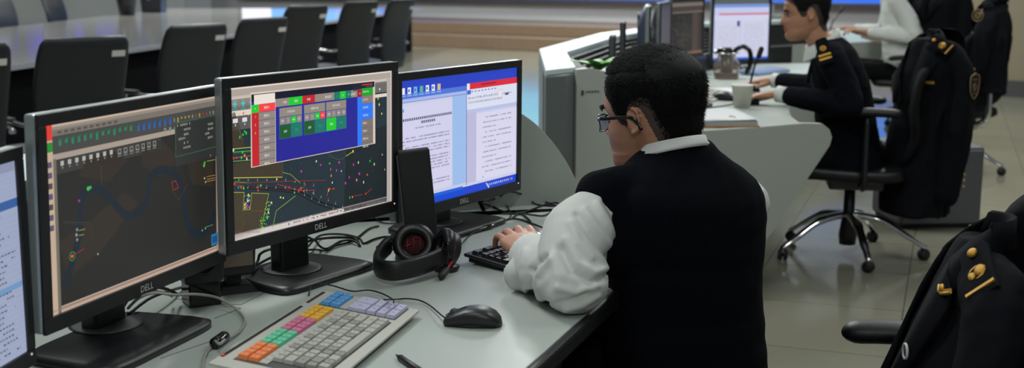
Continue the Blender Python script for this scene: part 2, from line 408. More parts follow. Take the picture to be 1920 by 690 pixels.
# ================================================================== displays
def homog(P, Q):                    # maps P (4 pixel corners) to Q
    import numpy as np
    A = []; B = []
    for (x, y), (u, v) in zip(P, Q):
        A.append([x, y, 1, 0, 0, 0, -u*x, -u*y]); B.append(u)
        A.append([0, 0, 0, x, y, 1, -v*x, -v*y]); B.append(v)
    h = list(np.linalg.solve(np.array(A), np.array(B)))+[1]
    return lambda x, y: ((h[0]*x+h[1]*y+h[2])/(h[6]*x+h[7]*y+h[8]), (h[3]*x+h[4]*y+h[5])/(h[6]*x+h[7]*y+h[8]))
class Picture:
    """what a display shows: coloured faces in the display's own u, v (0..1 from its top left corner)"""
    def __init__(s, W, H, corners=None):
        s.W, s.H = W, H; s.v = []; s.f = []; s.c = []; s.n = 0
        s.U = homog(corners, [(0, 0), (1, 0), (1, 1), (0, 1)]) if corners else (lambda x, y: (x, y))
    def _p(s, u, v, L): return (-s.W/2+u*s.W, -.00007*L, s.H*(1-v))
    def poly(s, uv, col, L=1):
        k = len(s.v); s.v += [s._p(min(max(u, 0), 1), min(max(v, 0), 1), L) for u, v in uv]; s.f.append(tuple(range(k, k+len(uv)))); s.c.append(lin(col))
    def uvrect(s, u0, v0, u1, v1, col, L=1): s.poly([(u0, v1), (u1, v1), (u1, v0), (u0, v0)], col, L)
    def rect(s, x0, y0, x1, y1, col, L=1):      # box through two opposite corners read off the photo
        (u0, v0), (u1, v1) = s.U(x0, y0), s.U(x1, y1); s.uvrect(u0, v0, u1, v1, col, L)
    def pp(s, pts, col, L=1): s.poly([s.U(*p) for p in pts][::-1], col, L)
    def line(s, pts, col, w=.001, L=3):
        P = [(u*s.W, v*s.H) for u, v in (s.U(*p) for p in pts)]
        for (a, b), (c, d) in zip(P, P[1:]):
            dx, dy = c-a, d-b; l = math.hypot(dx, dy) or 1; nx, ny = -dy/l*w/2, dx/l*w/2
            s.poly([((a+nx)/s.W, (b+ny)/s.H), ((a-nx)/s.W, (b-ny)/s.H), ((c-nx)/s.W, (d-ny)/s.H), ((c+nx)/s.W, (d+ny)/s.H)], col, L)
    def dot(s, x, y, r, col, L=4, n=6, sx=1, sy=1):
        u, v = s.U(x, y); s.poly([(u+r*sx*math.cos(-2*PI*k/n)/s.W, v+r*sy*math.sin(-2*PI*k/n)/s.H) for k in range(n)], col, L)
    def text(s, body, x, y, h, col, L=5, sx=1.0, center=False):  # h: letter height in metres
        u, v = s.U(x, y); vs, fs = text_mb(body, h*1.3)
        w = max(p[0] for p in vs)*sx if vs else 0
        off = -w/2 if center else 0; k = len(s.v); oy = -h*.45
        x0, _, z0 = s._p(u, v, 0)
        s.v += [(x0+off+p[0]*sx, -.00007*L, z0+oy+p[1]) for p in vs]
        for f in fs: s.f.append(tuple(i+k for i in f)); s.c.append(lin(col))
    def dashes(s, u0, u1, v, h, col, L=3, gap=.35, r=None, unit=.006):
        r = r or rnd; u = u0
        while u < u1:
            w = unit*r.uniform(.4, .8)
            if r.random() > gap*.35: s.uvrect(u, v-h/2*r.uniform(.7, 1), min(u+w, u1), v+h/2*r.uniform(.7, 1), col, L)
            u += w+unit*.3
            if r.random() < .04: u += unit*2
    def build(s, parent, strength, M=None, name='screen', mat_name=None):
        me = bpy.data.meshes.new(name); M = M or Matrix.Identity(4)
        me.from_pydata([tuple(M @ V(p)) for p in s.v], [], s.f)
        ca = me.color_attributes.new('Col', 'FLOAT_COLOR', 'CORNER')
        i = 0
        for f, c in zip(s.f, s.c):
            for _ in f: ca.data[i].color = c; i += 1
        me.materials.append(emit_attr(mat_name or 'lit_display', strength))
        o = bpy.data.objects.new(name, me); COL.objects.link(o); o.parent = parent; return o

def monitor(name, cx, cy, yaw, zs, tilt, W, asp, label, group, pic=None, shift=0, front=0, logo='DELL', strength=.95, base=True, z0=.75, back_mat=None, neck=True, matn=None, bw=.29, nx_=None):
    nx_ = shift*.6 if nx_ is None else nx_
    """flat desktop monitor; its screen's bottom centre stands at cx, cy, zs, facing -y before the turn by yaw"""
    t = empty(name, (cx, cy, z0), math.radians(yaw), label, 'monitor', group)
    H = W*asp; zb = zs-z0; M = Matrix.Translation((0, 0, zb)) @ Matrix.Rotation(math.radians(-tilt), 4, 'X')
    e, eb = .0185, .0255
    # housing: silver edge ring, then a black bulging back
    b = MB(); b.box((0, .0135, (H+e-eb)/2), (W+2*e, .021, H+e+eb), M=M)
    obj('side_frame', b, M_silver, t, bevel=.005, bseg=3)
    b = MB(); b.loft([((0, .024, H/2), (W/2+e-.004, 0, 0), (0, 0, H/2+.016), 9), ((0, .032, H/2), (W/2+.004, 0, 0), (0, 0, H/2+.004), 8),
                      ((0, .056, H/2), (W/2-.06, 0, 0), (0, 0, H/2-.05), 6), ((0, .062, H/2), (W/2-.075, 0, 0), (0, 0, H/2-.065), 6)], seg=48, M=M)
    bk = obj('back_cover', b, back_mat or M_black, t)
    v = MB()
    for k in range(9): v.box((0, .058, H*.5+.05+k*.009), (W*.55, .01, .0035), M=M)
    if back_mat: obj('vent', v, M_blackm, bk)
    # bezel
    b = MB()
    for c, d in (((0, 0, H+e/2), (W+2*e, e)), ((0, 0, -eb/2), (W+2*e, eb))): b.box((c[0], -.0005, c[2]), (d[0], .007, d[1]), M=M)
    for sx in (-1, 1): b.box((sx*(W/2+e/2), -.0005, H/2), (e, .007, H), M=M)
    bz = obj('bezel', b, M_black, t, bevel=.0015)
    if logo:
        vs, fs = text_mb(logo, .0165); w = max(p[0] for p in vs); g = MB()
        g.add([(p[0]-w/2, -.0046, -eb*.5-.0055+p[1]) for p in vs], fs, M=M); obj('brand_lettering', g, mat('logo_silver', (205, 210, 210), .5), bz)
        g = MB(); g.box((W/2+.004, -.0045, -eb*.22), (.003, .001, .003), M=M); obj('power_light', g, emit('led_white', (200, 205, 220), 1.0), bz)
    if pic is None:
        pic = Picture(W, H); pic.uvrect(0, 0, 1, 1, (12, 14, 15), 0)
    M2 = M @ Matrix.Translation((0, .0008, 0)); pic.build(t, strength, M2, mat_name=matn)
    if base:
        b = MB(); f = -front
        b.loft([((shift, f+.09, .001), (bw/2, 0, 0), (0, .098, 0), 7), ((shift, f+.09, .011), (bw/2, 0, 0), (0, .098, 0), 7), ((shift, f+.094, .0165), (bw/2-.012, 0, 0), (0, .088, 0), 7)], seg=56)
        b.v = [V((p.x*(1-.10*max(0, (p.y-f)/.18)) if p.y > f else p.x, p.y, p.z)) for p in b.v]
        obj('stand_base', b, M_black, t)
        b = MB(); b.lathe([(.0, .0165), (.062, .0165), (.064, .0178), (.056, .019), (0, .019)], c=(nx_, .095, 0)); obj('swivel_disc', b, M_greyplas, t)
        b = MB(); b.box((nx_, .10, (zb+.10)/2+.01), (.085, .034, zb+.16)); b.box((nx_, .08, zb+H*.4), (.12, .04, .12)); obj('stand_neck', b, M_black, t, bevel=.006)
    return t

# ---- centre left: chart with a radio console window
C_C = [(431.7, 166.7), (734.3, 131), (735, 376.2), (438, 452.6)]
pc = Picture(.474, .474*.603, C_C)
pc.uvrect(0, 0, 1, 1, (34, 49, 58), 0)
Z3 = lambda a, b: (420+a/2.759, 110+b/2.759)
def r3(a, b, c, d, col, L=2): pc.rect(*Z3(a, b), *Z3(c, d), col, L)
# frame of the chart program
def hband(v0, v1, col, u0=0, u1=1, L=1): pc.uvrect(u0, v0, u1, v1, col, L)
hband(0, .012, (232, 218, 206)); hband(.012, .062, (176, 166, 156)); hband(.062, .125, (196, 184, 172), L=1)
hband(.055, .075, (205, 195, 184)); hband(.075, .15, (112, 108, 104)); hband(.15, .185, (226, 214, 202), 0, .25); hband(.185, .275, (92, 90, 88), 0, .24)
hband(.955, 1, (214, 204, 200)); pc.uvrect(.965, .06, 1, 1, (180, 172, 168), 2); pc.uvrect(.993, 0, 1, 1, (222, 208, 200), 3)
pc.uvrect(.80, .085, .965, .155, (108, 106, 102), 2); pc.uvrect(.78, .165, .965, .19, (226, 214, 200), 2)
pc.uvrect(.0, .955, 1, .963, (140, 132, 128), 2)
for k in range(6):
    u = .014+k*.044; pc.uvrect(u+.008, .085, u+.014, .13, (70, 200, 200), 3); pc.uvrect(u, .10, u+.022, .112, (70, 200, 200), 3); pc.uvrect(u-.004, .137, u+.026, .146, (60, 150, 150), 3)
    u = .02+k*.05; pc.uvrect(u-.008, .2, u+.018, .228, (225, 222, 220), 3); pc.uvrect(u+.002, .235, u+.008, .25, (190, 190, 188), 3)
# land and dock areas
land = (64, 56, 42)
pc.pp([(432, 214), (441, 211), (458, 262), (458, 275), (436, 280), (434, 280)], (62, 54, 40), 1)
pc.pp([(436, 308), (529, 291), (530, 331), (436, 334)], land, 1)
pc.pp([(437, 361), (458, 361), (456, 394), (468, 394), (472, 363), (504, 363), (489, 434), (438, 452)], (66, 58, 44), 1)
pc.pp([(650, 262), (727, 232), (727, 377), (645, 397)], (26, 36, 41), 1)
for pts, col, w in [([(458, 361), (456, 394), (469, 393), (472, 362), (504, 363), (489, 433)], (150, 165, 60), .0012), ([(437, 361), (458, 361)], (160, 170, 60), .0012),
        ([(436, 334), (529, 332)], (200, 195, 60), .0014), ([(530, 297), (530, 333)], (90, 90, 84), .0008), ([(554, 367), (518, 395), (511, 427)], (130, 160, 60), .0014),
        ([(530, 323), (545, 327), (563, 343)], (140, 160, 60), .0012), ([(436, 280), (475, 276)], (190, 190, 50), .0014), ([(437, 344), (585, 338), (612, 338)], (150, 40, 40), .0012),
        ([(520, 345), (560, 357), (590, 356)], (170, 50, 44), .0012), ([(437, 347), (475, 351), (545, 356)], (150, 44, 40), .001), ([(440, 341), (470, 343)], (60, 160, 60), .0012),
        ([(458, 350), (500, 352), (560, 358), (600, 378), (660, 400)], (13, 18, 18), .0028), ([(458, 354), (500, 356), (556, 362), (600, 385), (650, 402)], (14, 18, 18), .0016),
        ([(470, 395), (498, 396)], (120, 80, 40), .0009), ([(460, 413), (448, 436)], (110, 74, 40), .0009), ([(455, 396), (453, 412)], (110, 74, 40), .0009), ([(437, 436), (487, 435)], (120, 80, 40), .0009),
        ([(563, 357), (574, 345)], (200, 80, 60), .001), ([(617, 352), (613, 367)], (190, 90, 50), .0012), ([(616, 354), (627, 354)], (200, 50, 46), .0012), ([(660, 368), (680, 364)], (190, 50, 50), .0009), ([(686, 363), (698, 353)], (190, 60, 50), .001),
        ([(649, 292), (661, 284)], (190, 190, 60), .0014), ([(432, 226), (445, 222), (450, 214)], (120, 130, 120), .0006), ([(446, 234), (455, 262)], (110, 120, 110), .0006), ([(433, 290), (470, 285)], (80, 100, 70), .0006),
        ([(437, 286), (472, 283)], (60, 200, 60), .0012), ([(437, 297), (472, 292)], (190, 90, 50), .0012), ([(437, 303), (472, 300)], (150, 180, 60), .0009), ([(616, 287), (622, 293), (632, 298), (643, 297), (650, 288)], (90, 100, 100), .0007),
        ([(664, 262), (664, 395)], (36, 42, 46), .0006), ([(600, 352), (727, 336)], (44, 40, 42), .0006), ([(575, 290), (578, 420)], (40, 36, 40), .0006)]:
    pc.line(pts, col, w)
R3 = random.Random(5)
for (x, y, c) in [(440, 345, 'r'), (452, 351, 'r'), (457, 353, 'g'), (484, 350, 'r'), (489, 348, 'g'), (484, 357, 'r'), (542, 351, 'r'), (561, 356, 'r'), (564, 352, 'o'), (560, 358, 'r'), (552, 361, 'g'), (526, 370, 'y'), (531, 371, 'y'),
                  (438, 297, 'r'), (444, 296, 'r'), (459, 292, 'o'), (455, 286, 'g'), (453, 296, 'g'), (463, 298, 'w'), (438, 282, 'w'), (617, 354, 'o'), (616, 357, 'y'), (626, 353, 'r'), (661, 369, 'o'), (656, 370, 'g'), (686, 363, 'r'),
                  (565, 321, 'm'), (593, 302, 'w'), (601, 309, 'm'), (618, 306, 'g'), (636, 304, 'm'), (620, 317, 'm'), (631, 319, 'm'), (640, 320, 'w'), (663, 308, 'm'), (672, 304, 'w'), (674, 325, 'm'), (689, 327, 'o'), (621, 329, 'o'), (655, 332, 'm'),
                  (669, 337, 'p'), (682, 341, 'w'), (623, 342, 'w'), (648, 343, 'm'), (702, 307, 'y'), (694, 301, 'g'), (717, 289, 'p'), (722, 317, 'p'), (662, 283, 'y'), (583, 405, 'w'), (712, 166, 'w'), (709, 184, 'y'), (711, 195, 'y'), (716, 212, 'y'), (450, 258, 'g'), (459, 247, 'g'),
                  (456, 253, 'g'), (462, 250, 'g'), (457, 213, 'o'), (466, 215, 'w'), (503, 398, 'w'), (509, 380, 'w'), (501, 408, 'g'), (465, 377, 'w'), (463, 385, 'm'), (467, 388, 'm'), (459, 390, 'y'), (459, 384, 'y'), (466, 366, 'y'), (519, 336, 'y')]:
    col = {'r': (225, 60, 40), 'g': (40, 210, 60), 'o': (235, 120, 50), 'y': (215, 215, 110), 'w': (215, 220, 205), 'm': (215, 50, 190), 'p': (225, 150, 130)}[c]
    pc.dot(x, y, .0022, col, 4, 6, R3.uniform(.7, 1.1), R3.uniform(.9, 1.6))
for i in range(60):
    x = R3.uniform(490, 512); y = R3.uniform(378, 430); x = 512-(y-378)*.28-R3.uniform(0, 14)
    pc.dot(x, y, .0011, R3.choice([(60, 200, 60), (120, 210, 70), (200, 210, 120)]), 4, 4, 1, 1.5)
for i in range(26): pc.dot(R3.uniform(458, 470), R3.uniform(364, 392), .0010, R3.choice([(60, 200, 60), (220, 220, 90), (230, 230, 220)]), 4, 4)
for i in range(150): pc.dot(R3.uniform(436, 725), R3.uniform(270, 430), .0006, R3.choice([(70, 110, 90), (90, 120, 130), (60, 140, 70), (150, 160, 150)]), 3, 4)
for k in range(9):
    x = 448+k*17.5; y = 346+max(0, k-5)*3.2; 
    for dy in (-8, 6): pc.dot(x+(0 if dy < 0 else -1), y+dy, .0012, (205, 208, 205), 4, 4, .8, 1.3); pc.line([(x, y+dy), (x+.4, y+dy-5)], (150, 150, 150), .0005, 4)
for k in range(8):
    x = 575+k*13.5; y = 357+k*6.2
    for dx, dy in ((0, 0), (-4, 9)): pc.dot(x+dx, y+dy, .0012, (205, 208, 205), 4, 4, .8, 1.3); pc.line([(x+dx, y+dy), (x+dx+.3, y+dy-5)], (150, 150, 150), .0005, 4)
# the radio console window
pc.pp([(470, 175), (703, 149), (704, 268), (471, 315)], (224, 205, 190), 4)      # pale border
wq = homog([(471.5, 178.3), (702, 151.5), (702.5, 267), (473, 313.2)], [(0, 0), (1, 0), (1, 1), (0, 1)])
wi = homog([(0, 0), (1, 0), (1, 1), (0, 1)], [pc.U(471.5, 178.3), pc.U(702, 151.5), pc.U(702.5, 267), pc.U(473, 313.2)])
def wr(a, b, c, d, col, L=5):       # a box in the window, corners in its own 0..1
    pc.poly([wi(a, d), wi(c, d), wi(c, b), wi(a, b)], col, L)
def wt(body, a, b, h, col=(235, 232, 228), L=8, sx=1.0, center=True):
    u, v = wi(a, b); vs, fs = text_mb(body, h*1.3); w = max(p[0] for p in vs)*sx; k = len(pc.v); x0, _, z0 = pc._p(u, v, 0)
    pc.v += [(x0+(-w/2 if center else 0)+p[0]*sx, -.00007*L, z0-h*.45+p[1]) for p in vs]
    for f in fs: pc.f.append(tuple(i+k for i in f)); pc.c.append(lin(col))
blue = (36, 36, 150); taupe = (148, 138, 128); grn = (30, 205, 50); dgrn = (22, 92, 44); teal = (24, 122, 106); redc = (196, 34, 44); redl = (252, 68, 68)
wr(0, 0, 1, 1, blue); wr(0, 0, .995, .10, (28, 30, 50), 6); wr(.0, .0, .015, .09, (20, 20, 30), 7)
wr(.018, .01, .168, .145, (236, 226, 216), 7); wr(.168, .1, .80, .215, taupe, 6); wr(0, .0, .8, .10, (26, 28, 46), 6)
wr(.018, .01, .168, .145, (236, 226, 216), 7)
wr(.80, .10, 1, .12, (26, 28, 46), 6)
# left column
for k in range(8):
    a, c = .145+k*.1125, .145+(k+1)*.1125
    wr(0, a, .05, min(c, 1), grn if k == 0 else redc, 7); wr(.05, a+.003, .168, min(c-.003, .998), redl if k == 0 else taupe, 7)
    if k < 4: wt('3122'[k], .025, (a+c)/2, .0042)
    wt('辅控0%d' % (k+1), .105, (a+c)/2, .0042, sx=.9)
wr(.168, .1, .171, 1, (200, 196, 210), 8)
# top row of buttons
wr(.27, .10, .375, .217, grn, 7); wr(.375, .10, .475, .217, redc, 7)
wt('分离', .24, .16, .0042); wt('退出', .325, .16, .0042); wt('发射', .425, .16, .0042); wt('辅控监听', .585, .16, .0042, sx=.9)
wr(.635, .10, .685, .217, teal, 7); wr(.685, .10, .735, .217, grn, 7); wr(.735, .10, .785, .217, teal, 7)
wt('-', .66, .16, .0048); wt('3', .71, .16, .0046); wt('+', .76, .16, .006); wr(.785, .1, .885, .215, taupe, 6); wt('总控监听', .80, .165, .0042, sx=.7)
# three channel blocks
for i, (a, name, num, on) in enumerate([(.20, '大洋泾-BS1', '9', (1, 0, 0)), (.388, '前置头-BS3', '14', (1, 1, 0)), (.568, '南门沙-BS2', '71', (0, 0, 1))]):
    w = .17; y = .24
    wr(a-.004, y-.008, a+w+.004, y+.445, (60, 80, 150), 6)
    wr(a, y, a+w, y+.125, taupe, 7); wt(name, a+w/2, y+.0625, .0042, sx=.85)
    for k, s_ in enumerate(['设置', num, '接收', '发射']):
        c = taupe
        if k == 2 and on[0]: c = grn
        if k == 3 and on[1]: c = redl
        wr(a+k*w/4+.002, y+.135, a+(k+1)*w/4-.002, y+.235, c, 7); wt(s_, a+(k+.5)*w/4, y+.185, .0034, sx=.8)
    wr(a, y+.245, a+w/2-.002, y+.435, grn if on[2] else dgrn, 7); wr(a+w/2+.002, y+.245, a+w, y+.435, teal, 7)
    wt('选择', a+w/4, y+.34, .004, sx=.9); wt('退出', a+w*.75, y+.34, .004, (90, 150, 140), sx=.9)
# right column
wr(.84, .105, .882, .225, (160, 26, 40), 7); wr(.84, .225, .882, 1, (44, 124, 250), 7); wt('11', .861, .165, .0046)
rows = [('大屏VTS中心', (16, 168, 34)), ('大洋泾-BS1', (140, 126, 116)), ('大洋泾-BS2', (44, 124, 250)), ('大洋泾-BS3', (44, 124, 250)), ('任港-BS1', (130, 118, 110)), ('任港-BS2', (126, 116, 110)), ('前置头-BS2', (130, 118, 110)), ('前置头-BS3', (130, 118, 110))]
for k, (s_, c) in enumerate(rows):
    a = .09+k*.125; wr(.882, a, .985, min(a+.122, 1), c, 7); wt(s_, .888, a+.06, .0040, sx=.72, center=False)
wr(.985, .09, 1, 1, (214, 200, 186), 7)
wr(.885, .028, .98, .045, (235, 40, 60), 7); wr(.92, .062, .98, .07, (110, 110, 125), 7)
for k in range(50):
    u = .30+k*.011
    if R3.random() < .6: pc.uvrect(u, .972, u+.006, .972+R3.uniform(.006, .014), (180, 30, 40) if R3.random() < .25 else (50, 46, 46), 3)
L_CEN = monitor('monitor', -.3907, 2.382, 57.5, .8849, -1.29, .474, .603, 'black monitor showing a ship chart with red, green and blue radio console window', 'desktop monitors on the near console', pc, shift=.03, front=.008, matn='display_chart')

# ---- left: dark river chart
C_L = [(84.2, 236.2), (408, 179), (411.9, 468.6), (96.4, 594)]
pl = Picture(.474, .474*.6218, C_L)
pl.uvrect(0, 0, 1, 1, (38, 38, 36), 0)
def lb(v0, v1, col, u0=0, u1=1, L=1): pl.uvrect(u0, v0, u1, v1, col, L)
lb(0, .014, (196, 178, 160)); lb(.014, .03, (150, 138, 126)); lb(.03, .062, (122, 114, 106)); lb(.062, .155, (70, 70, 68)); lb(.155, .185, (168, 154, 142)); lb(.185, .262, (58, 58, 57), .03, .62)
pl.uvrect(0, 0, .035, 1, (196, 172, 150), 2); pl.uvrect(.035, .18, .05, 1, (112, 108, 96), 2); pl.uvrect(0, 0, .035, .08, (224, 62, 50), 3); pl.uvrect(0, .09, .035, .14, (40, 140, 50), 3)
lb(.965, 1, (190, 164, 148)); lb(.972, .984, (150, 130, 118), L=2); pl.uvrect(.982, .18, 1, 1, (150, 128, 116), 2)
for k in range(7): pl.uvrect(.008, .19+k*.055, .028, .19+k*.055+.03, R3.choice([(90, 84, 110), (110, 90, 76), (150, 110, 90), (80, 70, 70)]), 4)
for k in range(13):
    u = .065+k*.031; pl.uvrect(u, .085, u+.012, .085+R3.uniform(.02, .04), (36, 130, 92), 3); pl.uvrect(u+.004, .078, u+.018, .088, (30, 100, 76), 3)
for k in range(7):
    u = .48+k*.032; pl.uvrect(u, .09, u+.012, .125, (44, 96, 170), 3); pl.uvrect(u+.006, .08, u+.017, .1, (40, 80, 150), 3)
for k in range(12):
    u = .70+k*.024; pl.uvrect(u, .09, u+.009, .09+R3.uniform(.01, .03), R3.choice([(120, 118, 112), (150, 60, 56), (160, 140, 70), (130, 128, 124)]), 3)
for k in range(8): pl.uvrect(.07+k*.036, .197, .07+k*.036+.016, .222, (178, 176, 168), 3); pl.uvrect(.075+k*.036, .228, .082+k*.036, .238, (130, 130, 126), 3)
for k in range(7):
    u = .365+k*.034; pl.uvrect(u, .2, u+.02, .232, (132, 130, 124), 3); pl.uvrect(u+.004, .206, u+.016, .222, (60, 60, 58), 4); pl.uvrect(u-.001, .238, u+.02, .244, (120, 118, 112), 3)
for k in range(4): pl.dot(318+k*9.5-8, 243-k*1.6, .004, (128, 126, 120), 3, 8)
for pts in ([(160, 300), (210, 280), (240, 300), (205, 340), (150, 330)], [(265, 270), (305, 262), (340, 300), (300, 330), (268, 310)], [(110, 455), (160, 420), (235, 360), (260, 380), (190, 470), (130, 520)], [(350, 300), (400, 285), (400, 350), (360, 345)]):
    pl.pp(pts, (50, 43, 37), 1)
river = [(120, 540), (132, 505), (142, 470), (150, 430), (151, 390), (156, 365), (175, 354), (195, 358), (215, 380), (232, 400), (250, 404), (268, 388), (278, 362), (280, 335), (292, 322), (312, 318), (330, 328), (340, 350), (346, 385), (352, 415), (362, 435), (380, 438), (396, 420), (403, 395)]
pl.line([(p.x, p.y) for p in catmull([(a, b, 0) for a, b in river], 4)], (26, 37, 48), .0145, 2)
for k in range(70):
    i = R3.randrange(len(river)-1); a, b = river[i], river[i+1]; t = R3.random(); pl.dot(a[0]+(b[0]-a[0])*t+R3.uniform(-7, 7), a[1]+(b[1]-a[1])*t+R3.uniform(-7, 7), .0009, (48, 70, 74), 3, 4)
pl.line([(190, 310), (191, 345)], (80, 84, 82), .0009); pl.line([(120, 415), (168, 417), (176, 446)], (66, 68, 66), .0008); pl.line([(120, 418), (165, 420)], (60, 62, 60), .0006)
pl.line([(330, 338), (335, 352), (326, 356), (322, 342), (330, 338)], (170, 50, 54), .0012); pl.line([(322, 355), (336, 375), (352, 345)], (96, 60, 60), .0008)
for x, y, c, r in [(166, 353, (60, 190, 90), .004), (170, 351, (60, 180, 90), .003), (149, 376, (160, 50, 150), .0025), (135, 480, (230, 90, 70), .003), (145, 430, (130, 132, 126), .003), (144, 440, (150, 150, 140), .003), (145, 449, (130, 132, 126), .003), (184, 476, (180, 180, 130), .0018),
                   (292, 305, (60, 66, 66), .001), (380, 432, (120, 160, 100), .0022), (386, 428, (90, 170, 110), .0024), (383, 310, (60, 190, 60), .0035), (384, 305, (70, 180, 60), .003), (395, 291, (150, 90, 140), .0025), (384, 334, (190, 186, 170), .0022), (386, 341, (180, 180, 170), .002)]:
    pl.dot(x, y, r, c)
pl.dot(136, 480, .0075, (50, 150, 70), 3, 16); pl.dot(136, 480, .0062, (34, 36, 36), 4, 16); pl.dot(136, 480, .003, (226, 90, 70), 5)
pl.line([(136, 479), (158, 466)], (150, 50, 50), .0012, 5)
for (a, b, c, d) in ((148, 432, 160, 429), (148, 441, 158, 439)): pl.line([(a, b), (c, d)], (150, 160, 80), .001)
for y in (302, 331, 336, 340): pl.line([(388, y), (404, y-3)], (150, 120, 60) if y > 310 else (110, 150, 70), .0014)
pl.line([(386, 426), (400, 421)], (130, 140, 70), .001); pl.line([(386, 290), (406, 282)], (150, 120, 60), .0012)
pl.rect(397, 440, 410, 457, (40, 110, 150), 4); pl.rect(399, 444, 408, 453, (30, 76, 130), 5)
pl.rect(328, 233, 408, 292, (48, 50, 50), 4)
for pts in ([(329.5, 232), (329.5, 294)], [(408, 210), (408, 274)], [(329.5, 294), (408, 274)], [(329.5, 232), (408, 212)]): pl.line(pts, (54, 104, 70), .0012, 5)
for k, (x, y, w) in enumerate([(332, 236, 28), (345, 243, 14), (345, 252, 14), (335, 261, 14), (345, 268, 9), (344, 277, 16), (390, 233, 12), (390, 242, 12), (385, 251, 9), (390, 258, 11)]):
    u, v = pl.U(x, y); pl.dashes(u, u+w/325, v, .016, (140, 138, 130), 6, unit=.012)
for k in range(10): pl.uvrect(.06+k*.032, .04, .06+k*.032+.02, .052, (84, 78, 74), 3)
monitor('monitor', -.6304, 1.999, 71.72, .8587, -2.13, .474, .6218, 'black monitor showing a dark river chart, behind the white coiled cable', 'desktop monitors on the near console', pl, shift=-.035, front=.06, bw=.315, nx_=.015, matn='display_river')

# ---- right: two documents on a blue desktop
mR = dict(cx=-.1187, cy=2.8525, yaw=56.97, zs=.8477, asp=.6185)
C_R = [(751.9, 152.5), (969.6, 126.2), (967.6, 339.5), (753.9, 396.1)]
pr = Picture(.474, .474*.6185, C_R)
pr.uvrect(0, 0, 1, 1, (206, 208, 240), 0)
pr.uvrect(0, 0, 1, .14, (40, 66, 196), 1); pr.uvrect(0, .95, 1, 1, (24, 60, 200), 3); pr.uvrect(0, .925, .5, 1, (20, 96, 222), 3); pr.uvrect(.5, .935, 1, 1, (28, 66, 206), 4)
pr.uvrect(0, .10, .53, .14, (80, 120, 220), 2); pr.uvrect(0, .14, .53, .165, (172, 186, 236), 2); pr.uvrect(0, .165, .53, .17, (110, 130, 190), 3)
for k in range(7):
    u = .004+k*.047; c = [(236, 240, 250), (236, 238, 248), (120, 190, 235), (90, 180, 160), (238, 240, 250), (236, 238, 248), (210, 190, 140)][k]
    pr.uvrect(u, .055, u+.026, .105, c, 4); pr.uvrect(u+.004, .068, u+.016, .09, (70, 110, 200) if k in (1, 2, 4, 5) else c, 5); pr.uvrect(u-.004, .113, u+.03, .122, (150, 180, 235), 4)
pr.uvrect(.41, .17, .53, .925, (158, 192, 238), 2); pr.uvrect(.53, .105, .535, .925, (90, 110, 180), 4)
pr.uvrect(0, .19, .41, .9, (214, 212, 240), 3); pr.uvrect(0, .9, .53, .925, (200, 204, 232), 4)
for (u, col) in ((.0, (220, 220, 60)), (.012, (40, 160, 220))): pr.uvrect(u, .215, u+.01, .24, col, 5)
RR = random.Random(11)
for u in [k*.0165 for k in range(24)]: pr.uvrect(.012+u, .292, .012+u+.012, .312, (104, 100, 134), 5); 
for u in [k*.0165 for k in range(7)]: pr.uvrect(.155+u, .325, .155+u+.012, .345, (104, 100, 134), 5)
pr.dashes(.11, .31, .375, .012, (130, 126, 156), 5, r=RR)
for k in range(21):
    v = .445+k*.0245
    if k in (2, 14): pr.dashes(.01, .03, v, .012, (120, 116, 150), 5, r=RR)
    elif k in (6, 12): pr.dashes(.03, .2, v, .012, (120, 116, 150), 5, r=RR)
    elif k in (13, 17, 18, 19, 20): pass
    else: pr.dashes(.03 if k in (0, 3, 7) else .008, .385, v, .013, (128, 124, 156), 5, r=RR)
# right hand document
pr.uvrect(.535, .085, 1, .135, (222, 40, 60), 5); pr.uvrect(.66, .1, .8, .112, (150, 30, 44), 6); pr.uvrect(.535, .135, 1, .30, (222, 226, 246), 4); pr.uvrect(.535, .085, .56, .135, (235, 236, 246), 6); pr.uvrect(.537, .14, .57, .175, (60, 110, 220), 6)
pr.uvrect(.535, .30, 1, .33, (190, 196, 230), 4); pr.uvrect(.535, .33, .62, .93, (192, 190, 222), 4); pr.uvrect(.62, .345, 1, .93, (220, 218, 242), 5)
for k in range(24): pr.uvrect(.55+k*.017, .195+RR.uniform(0, .01), .558+k*.017, .215, RR.choice([(150, 150, 176), (180, 170, 140), (120, 130, 170)]), 6); pr.uvrect(.55+k*.013, .235, .557+k*.013, .252, RR.choice([(160, 160, 186), (190, 180, 120), (140, 150, 180)]), 6)
for k in range(8): pr.uvrect(.575+k*.03, .15, .59+k*.03, .16, (120, 130, 170), 6)
pr.uvrect(.82, .17, .86, .24, (226, 200, 170), 6); pr.uvrect(.824, .176, .856, .234, (232, 232, 246), 7); pr.uvrect(.885, .205, .92, .225, (80, 80, 110), 7)
for k in range(13):
    v = .385+k*.042
    a, c = (.70, .95) if k in (0, 3, 6, 9, 11) else (.675, .945)
    if k in (2, 5, 8): c = .80
    if k == 12: a, c = .675, .70
    pr.dashes(a, c, v, .013, (136, 132, 158), 6, r=RR)
pr.uvrect(.535, .91, 1, .935, (206, 208, 236), 6)
for k in range(14): pr.uvrect(.72+k*.018, .958, .728+k*.018, .975, RR.choice([(230, 190, 90), (200, 90, 90), (160, 210, 240), (220, 225, 240)]), 6)
pr.pp([(911, 343), (913, 343), (918, 351), (916, 352)], (210, 235, 245), 6)
monitor('monitor', mR['cx'], mR['cy'], mR['yaw'], mR['zs'], -.6, .474, mR['asp'], 'black monitor showing two text documents on a blue desktop, behind the slim upright box', 'desktop monitors on the near console', pr, shift=.04, front=.012, matn='display_documents')

